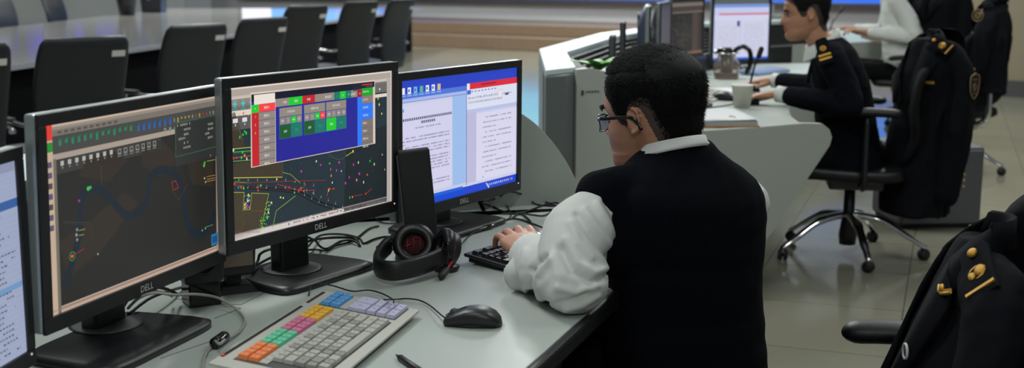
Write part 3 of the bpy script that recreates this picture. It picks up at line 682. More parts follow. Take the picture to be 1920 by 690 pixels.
# ---- far left, cut by the frame: a pale list
pz = Picture(.474, .474*.6152)
pz.uvrect(0, 0, 1, 1, (158, 168, 196), 0); pz.uvrect(0, .0, 1, .05, (140, 148, 176), 1); pz.uvrect(0, .19, 1, .235, (54, 96, 156), 2); pz.uvrect(.0, .62, 1, .65, (110, 150, 196), 2)
RZ = random.Random(3)
for k in range(26):
    v = .26+k*.028
    pz.uvrect(0, v+.013, 1, v+.0145, (140, 150, 178), 2)
    if k == 13: continue
    pz.dashes(.83, .83+RZ.uniform(.05, .14), v, .009, (72, 76, 92), 3, r=RZ, unit=.02)
    pz.dashes(.5, .5+RZ.uniform(.1, .2), v, .009, (80, 84, 100), 3, r=RZ, unit=.02); pz.dashes(.1, .3, v, .009, (80, 84, 100), 3, r=RZ, unit=.02)
for k in range(6): pz.uvrect(0, .06+k*.022, 1, .061+k*.022, (136, 144, 170), 2)
monitor('monitor', -.7597, 1.5034, 83.0, .8155, -.4, .474, .6152, 'black monitor showing a pale blue table, cut off by the picture edge', 'desktop monitors on the near console', pz, base=True, matn='display_table')
# ================================================================== the near console
U1 = V((.347, .938, 0)).normalized(); N1 = V((-.938, .347, 0)).normalized()    # along the front edge, and into the desk
E0 = V((.0225, 1.853, 0))
def dk(s, d): p = E0+U1*s+N1*d; return (p.x, p.y)
con = empty('console_desk', (*dk(.2, .4), 0), 0, 'near white and grey console desk that the four black monitors stand on', 'desk')
PANEL_O = V((.20, 3.31, 0)); PD = V((.914, .407, 0)).normalized()
pB = PANEL_O-PD*.95; pF = PANEL_O+PD*.36
top_poly = [dk(-1.15, 0), dk(1.50, 0), (pF.x, pF.y), (pB.x, pB.y), dk(.9, .98), dk(-1.15, .98)]
b = MB(); b.prism(top_poly, .722, .75)
top = obj('desktop', b, M_desk, con, world=True, bevel=.002)
b = MB(); e0, e1 = V((*dk(-1.15, -.008), 0)), V((*dk(1.5, -.008), 0))
c = (e0+e1)/2; c.z = .7325; b.box(c, ((e1-e0).length, .018, .034), rz=math.atan2(U1.y, U1.x)); obj('edge_band', b, M_edge, con, world=True, bevel=.006)
# seams of the cable hatches in the top
for (p, q) in (((402, 597), (452, 578)), ((452, 578), (330, 560)), ((452, 571), (512, 541)), ((452, 571), (395, 570)), ((966, 396), (1036, 395)), ((300, 672), (395, 640))):
    P, Q = atz(*p, .7503), atz(*q, .7503); b = MB(); b.box((P+Q)/2, ((Q-P).length, .0012, .0006), rz=math.atan2((Q-P).y, (Q-P).x)); obj('hatch_seam', b, M_greyplas, con, world=True)
# body below the top: dark perforated front
M_perf = mat('perforated_black', (24, 25, 27), .5)
def perforated():
    m = M_perf; nt = m.node_tree; bs = nt.nodes['Principled BSDF']; tc = nt.nodes.new('ShaderNodeTexCoord'); v = nt.nodes.new('ShaderNodeTexVoronoi')
    v.inputs['Scale'].default_value = 95; v.inputs['Randomness'].default_value = 0; cr = nt.nodes.new('ShaderNodeValToRGB')
    cr.color_ramp.elements[0].color = lin((6, 6, 6)); cr.color_ramp.elements[1].color = lin((34, 35, 37)); cr.color_ramp.elements[0].position = .25; cr.color_ramp.elements[1].position = .35
    nt.links.new(tc.outputs['Object'], v.inputs['Vector']); nt.links.new(v.outputs['Distance'], cr.inputs['Fac']); nt.links.new(cr.outputs['Color'], bs.inputs['Base Color'])
perforated()
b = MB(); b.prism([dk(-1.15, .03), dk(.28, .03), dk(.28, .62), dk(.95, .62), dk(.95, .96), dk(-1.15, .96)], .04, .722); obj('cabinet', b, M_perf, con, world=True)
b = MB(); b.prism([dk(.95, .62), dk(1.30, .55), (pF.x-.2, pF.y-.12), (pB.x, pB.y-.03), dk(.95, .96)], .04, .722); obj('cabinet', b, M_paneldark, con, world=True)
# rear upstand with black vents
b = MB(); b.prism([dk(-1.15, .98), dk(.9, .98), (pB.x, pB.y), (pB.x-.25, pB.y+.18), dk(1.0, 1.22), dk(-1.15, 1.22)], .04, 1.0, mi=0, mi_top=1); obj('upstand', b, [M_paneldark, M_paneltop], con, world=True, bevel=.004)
b = MB()
for k in range(9):
    z = .78+k*.022; P, Q = V((*dk(-1.1, .972), z)), V((*dk(.88, .972), z)); b.box((P+Q)/2, ((Q-P).length, .014, .012), rz=math.atan2(U1.y, U1.x))
obj('vent', b, M_blackm, con, world=True)

def end_panel(parent, O, D, prof, th, m, rim, name='end_panel', back=None):
    """upright plate along D from O; prof: (s, z) outline; thin rim strip around its arc"""
    n = V((D.y, -D.x, 0)); b = MB(); P = [V((O.x+D.x*s, O.y+D.y*s, z)) for s, z in prof]; k = len(P)
    b.add([p+n*th/2 for p in P]+[p-n*th/2 for p in P], [tuple(range(k)), tuple(range(2*k-1, k-1, -1))]+[(i, k+i, k+(i+1) % k, (i+1) % k) for i in range(k)])
    b.m[2:] = [1]*(len(b.m)-2)
    return obj(name, b, [m, rim], parent, world=True, bevel=.0015)
arc = [(0, .752), (-.035, .82), (-.07, .878), (-.12, .940), (-.173, .988), (-.25, 1.032), (-.35, 1.06), (-.5, 1.07), (-.95, 1.07)]
arc = [(p.x, p.z) for p in catmull([(a, 0, z) for a, z in arc], 4)]
end_panel(con, PANEL_O, PD, [(.36, .752)]+arc+[(-.95, .03), (.2, .03)], .026, mat('near_panel', (160, 167, 160), .5), M_rim)

# ------------------------------------------------------------------ slim upright boxes (one here, two on the far console)
def slim_box(label, loc, rz, h=.21, w=.078, group=None, lean=0):
    t = empty('mini_computer', loc, rz, label, 'computer', group)
    b = MB(); b.lathe([(0, 0), (.062, 0), (.062, .006), (.045, .012), (0, .012)]); b.v = [V((p.x*.9, p.y*1.2, p.z)) for p in b.v]; obj('stand_base', b, M_silver if group else M_black, t)
    b = MB(); b.box((0, 0, .012+h/2), (w, .028, h)); b.v = [V((p.x-(p.z-.1)*lean, p.y, p.z+(p.x*.10 if p.z > .1 else 0))) for p in b.v]; obj('case', b, M_blackm, t, bevel=.004)
    b = MB(); b.box((-w/2-.0015, 0, .012+h/2), (.004, .018, h*.9)); b.v = [V((p.x-(p.z-.1)*lean, p.y, p.z)) for p in b.v]; obj('side_strip', b, M_greyplas, t, bevel=.001)
    return t
slim_box('tall slim matt black box standing upright behind the headset', (-.204, 2.60, .75), math.radians(10), h=.235, w=.070, lean=.09)

# ------------------------------------------------------------------ small loudspeakers
def speaker(label, loc, rz, h=.13, foot=True, s=1.0):
    t = empty('loudspeaker', loc, rz, label, 'loudspeaker', 'small black loudspeakers under the monitors')
    if foot:
        b = MB(); b.frustum((0, 0, 0), (.092, .075), (.06, .05), .016); b.box((0, .005, .03), (.03, .03, .035)); obj('foot', b, M_blackm, t, bevel=.003)
        z = .035
    else:
        b = MB(); b.frustum((0, 0, 0), (.062, .06), (.060, .056), .05); obj('foot', b, M_gloss, t, bevel=.003); z = .045
    b = MB(); b.frustum((0, 0, z), (.074*s, .062), (.084*s, .07), h-z); bd = obj('body', b, M_black, t, bevel=.005)
    if foot:
        b = MB(); b.box((0, -.0345, z+.038), (.066, .004, .034)); obj('grille', b, mat('speaker_grille', (165, 142, 126), .6, bump=.5, bump_scale=900), bd, bevel=.0015)
    else:
        for x in (-.0, ):
            b = MB(); b.tube([(x+.021*math.cos(a*PI/10), -.034, z+.042+.021*math.sin(a*PI/10)) for a in range(20)], .0025, 6, closed=True); b.lathe([(0, 0), (.016, 0), (.005, -.004), (0, -.004)], M=TR(x, -.034, z+.042, rx=PI/2)); obj('driver', b, M_gloss, bd)
    vs, fs = text_mb('EDIFIER', .0085); w = max(q[0] for q in vs)
    g = MB(); g.add([(q[0]-w/2, -.0362, h-.016+q[1]) for q in vs], fs); obj('brand_lettering', g, mat('grey_print', (215, 215, 212), .5), bd)
    return t
p = atz(437, 540, .75); speaker('small black loudspeaker with a brown grille between two monitor stands', (p.x+.004, p.y-.015, .75), math.radians(28), h=.112)
p = atz(378, 568, .75); speaker('small black loudspeaker on a block foot half under the river chart monitor', (p.x, p.y, .75), math.radians(30), h=.125, foot=False)

# ------------------------------------------------------------------ mouse
def mouse(label, loc, heading, s=1.0, name='computer_mouse', group=None):
    """heading: direction its buttons point"""
    t = empty(name, loc, heading, label, 'mouse', group)
    b = MB(); secs = []
    for x, w, h in [(-.058, .006, .010), (-.054, .020, .018), (-.044, .027, .029), (-.028, .031, .036), (-.008, .0315, .0385), (.012, .030, .036), (.030, .0285, .029), (.046, .027, .021), (.054, .022, .015), (.057, .010, .011)]:
        secs.append(((x*s, 0, h*s*.5), (0, w*s, 0), (0, 0, h*s*.5), 2.6))
    b.loft(secs, seg=32); obj('shell', b, M_black, t)
    b = MB(); b.loft([((-.05*s, 0, .004*s), (0, .02*s, 0), (0, 0, .004*s), 4), ((0, 0, .004*s), (0, .029*s, 0), (0, 0, .004*s), 4), ((.052*s, 0, .004*s), (0, .022*s, 0), (0, 0, .004*s), 4)]); obj('sole', b, M_blackm, t)
    b = MB(); b.lathe([(0, -.003), (.009, -.003), (.0095, 0), (.009, .003), (0, .003)], M=TR(.036*s, 0, .0225*s, rx=PI/2)); obj('scroll_wheel', b, M_greyplas, t)
    b = MB(); b.tube([(.0545*s, 0, .0175*s), (.045*s, 0, .0235*s), (.03*s, 0, .0306*s), (.012*s, 0, .0368*s)], .0007, 5); obj('button_seam', b, M_gloss, t)
    return t
p = atz(886, 612, .75); mouse('black wired mouse lying on the white desk in front of the man\'s elbow', (p.x, p.y+.01, .75), math.radians(172), s=.92)

def cable(name, label, pts, r, m, n=8, cat='cable', group=None):
    b = MB(); b.tube(catmull(pts, n), r, 7); o = obj(name, b, m); return tag(o, label, cat, group)
def dz(px, py, z=.7535): return atz(px, py, z)
cable('mouse_cable', 'thin black mouse cable arching over the desk to the keyboard\'s far edge', [dz(840, 598, .765), dz(829, 592, .764), dz(806, 573, .758), dz(786, 563, .757), dz(764, 560, .76), dz(745, 561, .757), dz(720, 562, .80)], .0016, M_cable)
cable('thin_cable', 'thin black cable looping behind the coloured keyboard', [dz(579, 554, .752), dz(583, 540, .757), dz(600, 533, .765), dz(625, 536, .762), dz(660, 546, .758), dz(690, 544, .76), dz(715, 550, .76), dz(736, 561, .775), dz(738, 567, .789)], .0015, M_cable)

# pen
p, q = atz(742, 665, .7545), atz(812, 712, .7575); t = empty('stylus_pen', (p.x, p.y, .75), 0, 'black stylus pen lying at the front of the desk', 'pen')
d = (q-p).normalized(); b = MB(); b.tube([p, p+d*.008, p+d*.011, p+d*.022, p+d*.14], [.0008, .0022, .0030, .0055, .0062], 12); obj('barrel', b, M_black, t, world=True)
b = MB(); b.tube([p+d*.022, p+d*.023], [.0060, .0060], 12); obj('collar', b, M_gloss, t, world=True)

# ------------------------------------------------------------------ coloured programmable keyboard
KO = V((-.362, 2.175, .79)); KA = V((-.255, -.968, 0)).normalized(); KB0 = V((.968, -.255, 0)).normalized()
KB = (KB0*.9922-V((0, 0, .124))).normalized(); KN = KA.cross(KB).normalized()
if KN.z < 0: KN = -KN
def km(a, b_, h=0): return KO+KA*a*.01+KB*b_*.01+KN*h*.01           # centimetres on the keyboard's face
kb = empty('programmable_keyboard', (km(21, 10).x, km(21, 10).y, .75), 0, 'pale keyboard with orange, green, pink, yellow and blue key blocks on the near desk', 'keyboard')
Kmat = Matrix(((KA.x, KB.x, KN.x, KO.x), (KA.y, KB.y, KN.y, KO.y), (KA.z, KB.z, KN.z, KO.z), (0, 0, 0, 1)))
Kc = Kmat @ Matrix.Scale(.01, 4)                     # local unit: centimetre
M_kb = mat('keyboard_case', (178, 178, 168), .5, bump=.1, bump_scale=500)
b = MB(); b.prism([(-1.4, .2), (42.4, .4), (42.4, 20.0), (-1.4, 19.6)], -.55, 0, M=Kc); obj('case', b, M_kb, kb, world=True, bevel=.002)
b = MB(); b.box((20.5, 8.6, -1.2), (38, 13, 1.6), M=Kc); obj('underside', b, M_black, kb, world=True)
for a in (2, 38): b = MB(); b.box((a, 3, -2.1), (3, 2, 2.9), M=Kc); obj('riser_foot', b, M_black, kb, world=True)
b = MB(); b.box((3.4, .98, .02), (7.6, .62, .06), M=Kc); b.box((24.3, .98, .02), (29.6, .62, .06), M=Kc); obj('label_strip', b, mat('smoked_strip', (42, 36, 36), .25), kb, world=True)
b = MB(); b.box((38.5, .98, .07), (.5, .3, .04), M=Kc); obj('indicator_light', b, emit('led_red', (250, 40, 30), 1.2), kb, world=True)
b = MB(); b.prism([(-.7, 3.0), (7.0, 3.0), (7.0, 17.8), (-.7, 17.8)], .0, .03, M=Kc); b.prism([(8.5, 3.0), (39.3, 3.0), (39.3, 17.8), (8.5, 17.8)], .0, .03, M=Kc); obj('key_bed', b, mat('key_bed', (70, 70, 68), .7), kb, world=True)
KEYC = {'o': (226, 128, 70), 'g': (92, 190, 150), 'p': (196, 108, 140), 'y': (222, 170, 46), 'b': (84, 150, 205), 'l': (176, 174, 200), 'w': (168, 168, 160), 'd': (140, 140, 130)}
KM = {k: mat('keycap_'+n, c, .5) for (k, c), n in zip(KEYC.items(), ['orange', 'green', 'pink', 'yellow', 'blue', 'lavender', 'grey', 'worn'])}
M_ink = mat('key_legend', (40, 38, 40), .6)
GL = '1234567890QWERTYUIOPASDFGHJKLZXCVBNM'
nkey = [0]
def keycap(a0, a1, b0, b1, k, legend=True, h=.75):
    g = .06; a0 += g; a1 -= g; b0 += g; b1 -= g; c = ((a0+a1)/2, (b0+b1)/2)
    m = MB(); m.frustum((c[0], c[1], .03), (a1-a0, b1-b0), (a1-a0-.34, b1-b0-.34), h-.03, M=Kc)
    if legend:
        ch = GL[nkey[0]*7 % len(GL)]; vs, fs = text_mb(ch, .55 if a1-a0 < 3 else .8)
        w = .2; m.add([(c[0]+.18-q[1], c[1]-w+q[0], h+.006) for q in vs], [f for f in fs], mi=1, M=Kc)
    nkey[0] += 1
    return obj('keycap', m, [KM[k], M_ink], kb, world=True, bevel=.0007, bseg=1)
P_ = 1.87
for i in range(4):
    for j in range(2): keycap(-.6+i*P_, -.6+(i+1)*P_, 3.25+j*P_, 3.25+(j+1)*P_, 'b')
for blk, k in enumerate('ypgo'):
    for i in range(4):
        for j in range(2): a = 8.75+(blk*4+i)*P_; keycap(a, a+P_, 3.25+j*P_, 3.25+(j+1)*P_, k)
def blankkey(a): 
    m = MB(); m.box((a+P_/2, 3.25+2.42*P_, .14), (P_-.1, P_*.78, .26), M=Kc); obj('blank_key', m, KM['w'], kb, world=True, bevel=.0005, bseg=1)
for i in range(4): blankkey(-.6+i*P_)
for i in range(16): blankkey(8.75+i*P_)
for j in range(2): keycap(-.6+j*3.74, -.6+(j+1)*3.74, 8.5, 8.5+1.9*P_, 'l')
for i in range(2):
    for j in range(3): keycap(-.6+i*3.74, -.6+(i+1)*3.74, 12.1+j*P_, 12.1+(j+1)*P_, 'l')
RK = random.Random(9)
rows_k = [[2.0]+[1]*13, [1.5]+[1]*12+[1.5], [2.25]+[1]*11+[1.75], [2.75]+[1]*10+[1.25, 1], [1, 1, 1.25, 1.25, 6, 1, 1.25, 1, 1, .5]]
for j, row in enumerate(rows_k):
    a = 8.75
    for wd_ in row:
        if a > 37.5 or wd_ < .9: break
        keycap(a, min(a+wd_*P_, 39), 8.25+j*P_, 8.25+(j+1)*P_, 'd' if RK.random() < .2 else 'w', legend=wd_ < 4); a += wd_*P_

# ------------------------------------------------------------------ black keyboard under the man's hand
BO = V((-.098, 2.545, .776)); ang = math.radians(52); BA = V((math.cos(ang), math.sin(ang), 0)); BB = V((math.sin(ang), -math.cos(ang), 0))
BBt = (BB*.995-V((0, 0, .09))).normalized(); BN = BA.cross(BBt).normalized(); BN = BN if BN.z > 0 else -BN
Bc = Matrix(((BA.x, BBt.x, BN.x, BO.x), (BA.y, BBt.y, BN.y, BO.y), (BA.z, BBt.z, BN.z, BO.z), (0, 0, 0, 1))) @ Matrix.Scale(.01, 4)
bk = empty('keyboard', (BO.x+.1, BO.y+.15, .75), 0, 'black keyboard under the hand of the man in the knitted vest', 'keyboard')
b = MB(); b.prism([(-.3, -.8), (44.4, -.8), (44.4, 15.0), (-.3, 15.0)], -.9, 0, M=Bc); obj('case', b, M_black, bk, world=True, bevel=.004)
b = MB(); b.prism([(.8, 0), (43.4, 0), (43.6, 13.6), (.6, 13.6)], -2.0, -.9, M=Bc); obj('underside', b, M_blackm, bk, world=True)
b = MB(); b.box((41.6, .2, .03), (.35, .2, .1), M=Bc); b.box((35.6, .2, .03), (.4, .2, .1), M=Bc); obj('indicator_light', b, emit('led_blue', (110, 120, 250), 1.3), bk, world=True)
M_bkey = mat('black_keycap', (34, 35, 38), .3)
nb = [0]
def bkey(a0, a1, b0, b1, stuff=None):
    c = ((a0+a1)/2, (b0+b1)/2); m = stuff or MB(); m.frustum((c[0], c[1], 0), (a1-a0-.12, b1-b0-.12), (a1-a0-.5, b1-b0-.5), .78, M=Bc)
    if stuff is None: nb[0] += 1; obj('keycap', m, M_bkey, bk, world=True, bevel=.0006, bseg=1)
q_ = 1.9; extra = MB()
def brow(b0, start, widths):
    a = start
    for w in widths:
        if w > 0: bkey(a, a+w*q_, b0, b0+q_, None if nb[0] < 98 else extra)
        a += abs(w)*q_
brow(.7, .6, [1, -.85, 1, 1, 1, 1, -.45, 1, 1, 1, 1, -.45, 1, 1, 1, 1])
brow(3.3, .6, [1]*13+[2]); brow(5.2, .6, [1.5]+[1]*12+[1.5]); brow(7.1, .6, [1.75]+[1]*11+[2.25]); brow(9.0, .6, [2.25]+[1]*10+[2.75]); brow(10.9, .6, [1.25, 1, 1.25, 6, 1.25, 1, 1, 1.25])
for r_ in (.7, 3.3, 5.2): brow(r_, 29.6, [1, 1, 1])
brow(9.0, 31.5, [1]); brow(10.9, 29.6, [1, 1, 1]); 
for r_ in (3.3, 5.2, 7.1, 9.0, 10.9): brow(r_, 35.8, [1, 1, 1, 1] if r_ == 3.3 else [1, 1, 1])
if extra.v: tag(obj('number_key', extra, M_bkey, bk, world=True), kind='stuff')

# ------------------------------------------------------------------ headset lying on the desk
hs = empty('headset', (*atz(775, 505, .75).xy, .75), 0, 'black headset with red ear mesh and red microphone boom beside the keyboard', 'headset')
H0 = atz(790, 512, .75); 
def hp(px, py, z): return atz(px, py, z)
# headband: lies flat in an arc from behind the left cup round the front to the right cup
bandp = catmull([hp(738, 452, .800), hp(718, 470, .790), hp(707, 490, .782), hp(712, 503, .780), hp(738, 508, .781), hp(775, 502, .783), hp(810, 490, .787), hp(838, 476, .792)], 8)
b = MB()
vs = []; n = len(bandp)
for i, p in enumerate(bandp):
    t_ = (bandp[min(i+1, n-1)]-bandp[max(i-1, 0)]).normalized(); side = t_.cross(V((0, 0, 1))).normalized()
    hgt = .021*(1 if 3 < i < n-4 else .75); th = .0085
    for k in range(12):
        a = 2*PI*k/12; vs.append(p+V((0, 0, 1))*hgt*math.copysign(abs(math.sin(a))**.6, math.sin(a))+side*th*math.copysign(abs(math.cos(a))**.8, math.cos(a)))
b.add(vs, [(i*12+k, i*12+(k+1) % 12, (i+1)*12+(k+1) % 12, (i+1)*12+k) for i in range(n-1) for k in range(12)]+[tuple(range(11, -1, -1)), tuple((n-1)*12+k for k in range(12))], smooth=True)
obj('headband', b, mat('headband_leatherette', (16, 16, 17), .4, bump=.3, bump_scale=600), hs, world=True)
b = MB(); top_e = [p+V((0, 0, .0175)) for p in bandp[4:-6]]
for i in range(0, len(top_e)-1, 1):
    a_, b2 = top_e[i], top_e[i+1]; 
    for f0, f1 in ((0, .3), (.5, .8)): b.tube([a_.lerp(b2, f0)+V((0, -.004, .001)), a_.lerp(b2, f1)+V((0, -.004, .001))], .0009, 4)
obj('stitching', b, M_red, hs, world=True)
def cup(c, axis, r, label=None, red=False):
    M = frame(c, V(axis).cross(V((0, 0, 1))), None); ax = V(axis).normalized(); xx = ax.cross(V((0, 0, 1))).normalized(); yy = ax.cross(xx)
    M = Matrix(((xx.x, yy.x, ax.x, c.x), (xx.y, yy.y, ax.y, c.y), (xx.z, yy.z, ax.z, c.z), (0, 0, 0, 1)))
    b = MB(); b.lathe([(0, -.026), (r*.55, -.026), (r*.85, -.019), (r*.92, -.006), (r*.9, 0)], seg=36, M=M); o = obj('ear_cup', b, M_black, hs, world=True)
    b = MB(); b.tube([M @ V((r*.74*math.cos(2*PI*k/30), r*.74*math.sin(2*PI*k/30), .006)) for k in range(30)], .0125, 10, closed=True); obj('ear_cushion', b, mat('cushion_leatherette', (13, 13, 14), .35, bump=.25, bump_scale=400), o, world=True)
    b = MB(); b.lathe([(0, .002), (r*.58, .002), (r*.6, 0)], seg=24, M=M); s_ = obj('ear_mesh', b, mat('red_mesh', (54, 14, 18), .9, bump=.6, bump_scale=1200), o, world=True)
    b = MB()
    for k, (x0, y0, x1, y1) in enumerate([(-.3, .3, -.3, -.3), (-.3, -.3, 0, -.3), (0, -.3, 0, .35), (.3, .35, .3, -.3), (.1, 0, .4, .1)]): b.tube([M @ V((r*x0, r*y0, .0035)), M @ V((r*x1, r*y1, .0035))], .0018, 4)
    obj('ear_mark', b, mat('red_print', (120, 26, 30), .7), s_, world=True)
    return o
cL = hp(776, 458, .803); cup(cL, (.1, -.93, .34), .046)
cR = hp(836, 466, .798); cup(cR, (-.75, -.30, .25), .043)
b = MB(); b.box(hp(841, 467, .806), (.012, .018, .03), rz=.4); obj('yoke', b, M_gloss, hs, world=True, bevel=.002)
b = MB(); b.box(hp(733, 460, .80), (.006, .012, .02)); obj('yoke', b, M_gloss, hs, world=True, bevel=.002)
j = hp(851, 460, .800); b = MB(); b.box(j, (.011, .012, .034), rz=.3); bo = obj('boom_joint', b, M_black, hs, world=True, bevel=.002)
m1 = hp(834, 510, .762); b = MB(); b.tube([hp(853, 478, .787), hp(848, 490, .778), m1+V((.004, .002, .004))], .0034, 8); obj('microphone_boom', b, M_red, hs, world=True)
b = MB(); b.tube([m1+V((.002, .003, .002)), hp(828, 517, .760)], .0082, 12, round_ends=True); obj('microphone_foam', b, M_blackm, hs, world=True)
b = MB(); b.box(hp(712, 466, .795), (.016, .01, .014), rz=.8); obj('red_trim', b, M_red, hs, world=True, bevel=.003)
b = MB(); b.lathe([(0, 0), (.03, 0), (.032, .008), (.02, .014), (0, .014)], c=(cL.x, cL.y+.01, .75)); b.lathe([(0, 0), (.026, 0), (.03, .01), (0, .016)], c=(cR.x, cR.y, .75)); obj('cup_rim', b, M_black, hs, world=True)

# headset cable with its inline control
ic = empty('headset_cable', (*dz(900, 430).xy, .75), 0, 'black headset cable with an inline volume control on the desk', 'cable')
b = MB(); b.tube(catmull([dz(862, 462, .775), dz(872, 450), dz(885, 438), dz(902, 431, .757)], 8), .0017, 7); b.tube(catmull([dz(926, 421, .757), dz(945, 414), dz(958, 405), dz(953, 390), dz(941, 374), dz(926, 378), dz(936, 384)], 8), .0017, 7); obj('cord', b, M_cable, ic, world=True)
a, c = dz(900, 430, .757), dz(928, 421, .758); b = MB(); b.tube([a, a.lerp(c, .3), a.lerp(c, .7), c], [.003, .0085, .0085, .003], 12, flat=.7, round_ends=True); obj('volume_control', b, M_gloss, ic, world=True)
# grey cable with a ferrite clip, leaving the left monitor
gc = empty('monitor_cable', (*dz(430, 600).xy, .75), 0, 'pale grey cable with a black ferrite lump curling in front of the left monitor', 'cable')
b = MB(); b.tube(catmull([dz(240, 578, .80), dz(262, 558, .83), dz(292, 549, .84), dz(325, 553, .83), dz(370, 552, .80), dz(410, 559, .77), dz(444, 580, .757), dz(459, 600, .7535), dz(452, 618), dz(436, 630, .757), dz(418, 637, .76)], 8), .0026, 8)
b.tube(catmull([dz(408, 642, .76), dz(395, 652), dz(384, 668), dz(380, 692), dz(372, 720)], 8), .0026, 8); obj('cord', b, M_cablegrey, gc, world=True)
a, c = dz(420, 632, .760), dz(404, 643, .760); b = MB(); b.tube([a, c], .0105, 10, round_ends=True); obj('ferrite_clip', b, M_gloss, gc, world=True)
b = MB(); b.tube(catmull([dz(421, 637, .770), dz(412, 645, .7705), dz(405, 640, .768)], 6), .0026, 8); obj('cord_loop', b, M_cablegrey, gc, world=True)
cable('grey_cable', 'pale grey cable arching behind the left monitor stand', [dz(230, 570, .79), dz(250, 556, .80), dz(280, 547, .83), dz(310, 549, .80), dz(322, 556, .77)], .0025, M_cablegrey)
# black cables
BL = 'black cable on the desk behind the monitors'
def cb(label, pts, r=.0022): return cable('black_cable', label, pts, r, M_cable)
cb('black cable looping below the left monitor, lowest of its bundle', [dz(226, 585, .77), dz(245, 555, .80), dz(275, 540, .83), dz(305, 540, .82), dz(335, 553, .77)], .0032)
cb('black cable running from the river chart monitor towards the loudspeakers', [dz(240, 590, .77), dz(280, 560, .78), dz(320, 545, .77), dz(350, 537), dz(400, 528)], .003)
cb('thick black cable beside the right side of the brown-grille loudspeaker', [dz(470, 510, .775), dz(483, 490, .78), dz(488, 476, .80), dz(505, 468, .80), dz(540, 462, .76)], .003)
cb('black cable in front of the chart monitor\'s neck', [dz(476, 500, .76), dz(510, 482, .77), dz(545, 470, .78), dz(580, 452, .79), dz(620, 446, .775), dz(664, 447, .762), dz(674, 460, .755)], .003)
cb('black cable curving from the neck of the chart monitor to the far left', [dz(578, 445, .80), dz(592, 452, .78), dz(600, 462, .76), dz(614, 466), dz(640, 452), dz(664, 452, .76), dz(675, 461)], .0028)
cb('black cable loop on the desk right of the chart monitor\'s neck', [dz(578, 462, .77), dz(600, 442, .76), dz(640, 439), dz(672, 446), dz(682, 456), dz(700, 449), dz(722, 444), dz(748, 446)], .0026)
cb('black cable behind the chart monitor stand, farthest of its bundle', [dz(560, 470, .76), dz(590, 468, .755), dz(612, 470), dz(625, 462), dz(660, 452), dz(690, 430), dz(710, 424)], .0024)
cb('thin black cable under the chart monitor\'s right corner', [dz(700, 407), dz(716, 417), dz(735, 419), dz(752, 418)], .0018)
cb('black cable from the documents monitor sweeping right to the end panel', [dz(905, 378, .80), dz(930, 372, .775), dz(955, 360, .80), dz(985, 366, .775), dz(1010, 374, .757), dz(1045, 386, .7535), dz(1078, 388)], .0026)
cb('black cable in the middle of the tangle on the right of the desk', [dz(915, 368, .79), dz(945, 367, .775), dz(985, 369, .77), dz(1005, 383), dz(1040, 386), dz(1060, 385), dz(1080, 372, .77), dz(1090, 366, .79)], .0026)
cb('black cable ending at the rear of the black keyboard', [dz(905, 382, .77), dz(925, 388), dz(950, 399), dz(975, 401), dz(990, 410), dz(998, 422), dz(1001, 436, .765)], .0026)
cb('black cable winding from the documents monitor stand past the keyboard', [dz(940, 401), dz(958, 400), dz(985, 397), dz(1015, 386), dz(1040, 380), dz(1052, 384)], .0024)
cb('black cable crossing the pale seam of the desk', [dz(962, 408), dz(975, 400), dz(1000, 403), dz(1020, 404), dz(1045, 392), dz(1065, 386), dz(1095, 382)], .0024)
cb('black cable from the keyboard rising into the volume control', [dz(928, 421, .757), dz(950, 412, .7535), dz(972, 411), dz(1000, 420), dz(1020, 428, .765)], .0024)
a = dz(898, 376, .76); b = MB(); b.tube([dz(897, 372, .79), dz(906, 392, .757)], .006, 8, round_ends=True); o = obj('cable_plug', b, M_black); tag(o, 'black cable plug dangling below the documents monitor', 'plug')
# ================================================================== the console of the officer behind
fc = empty('console_desk', (1.0, 6.0, 0), 0, 'grey console desk with black vents and big end panel behind the vest wearer', 'desk')
FO = V((.24, 4.58, 0)); FD = V((.92, .39, 0)).normalized()
M_fpanel = mat('far_panel', (158, 163, 156), .5)
fprof = [(0, .03), (0, 1.015), (.05, 1.018), (.12, 1.005), (.22, .965), (.32, .90), (.40, .83), (.46, .775), (.55, .752), (.80, .752), (1.06, .758), (1.15, .752), (1.19, .725), (1.205, .69), (1.195, .655), (.70, .03)]
end_panel(fc, FO, FD, fprof, .03, M_fpanel, M_rim)
b = MB(); Lp = V((.122, 4.44, 0)); Rp = FO+V((0, .005, 0))
mid = (Lp+Rp)/2+V((.02, -.02, 0))
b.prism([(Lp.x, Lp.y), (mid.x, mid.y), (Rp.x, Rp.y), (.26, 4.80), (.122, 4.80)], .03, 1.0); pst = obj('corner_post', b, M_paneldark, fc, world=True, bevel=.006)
b = MB()
for z in (.42, .47, .52): b.prism([(Lp.x, Lp.y-.002), (mid.x, mid.y-.003), (Rp.x-.01, Rp.y-.003), (Rp.x-.01, Rp.y+.02), (Lp.x, Lp.y+.03)], z, z+.012)
obj('post_groove', b, M_greyplas, pst, world=True)
outer = [(.122, 4.44), (.127, 5.70), (.53, 7.24), (1.25, 8.75), (2.1, 9.35)]
inner = [(.245, 4.60), (.25, 5.48), (.62, 6.95), (1.32, 8.55), (2.14, 9.2)]
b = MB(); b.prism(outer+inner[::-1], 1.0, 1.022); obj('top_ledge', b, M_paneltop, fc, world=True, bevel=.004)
b = MB(); b.prism(outer+[(p[0]-.0, p[1]-.0) for p in inner[::-1]], .03, 1.0); obj('outer_shell', b, mat('far_shell', (180, 192, 196), .45), fc, world=True)
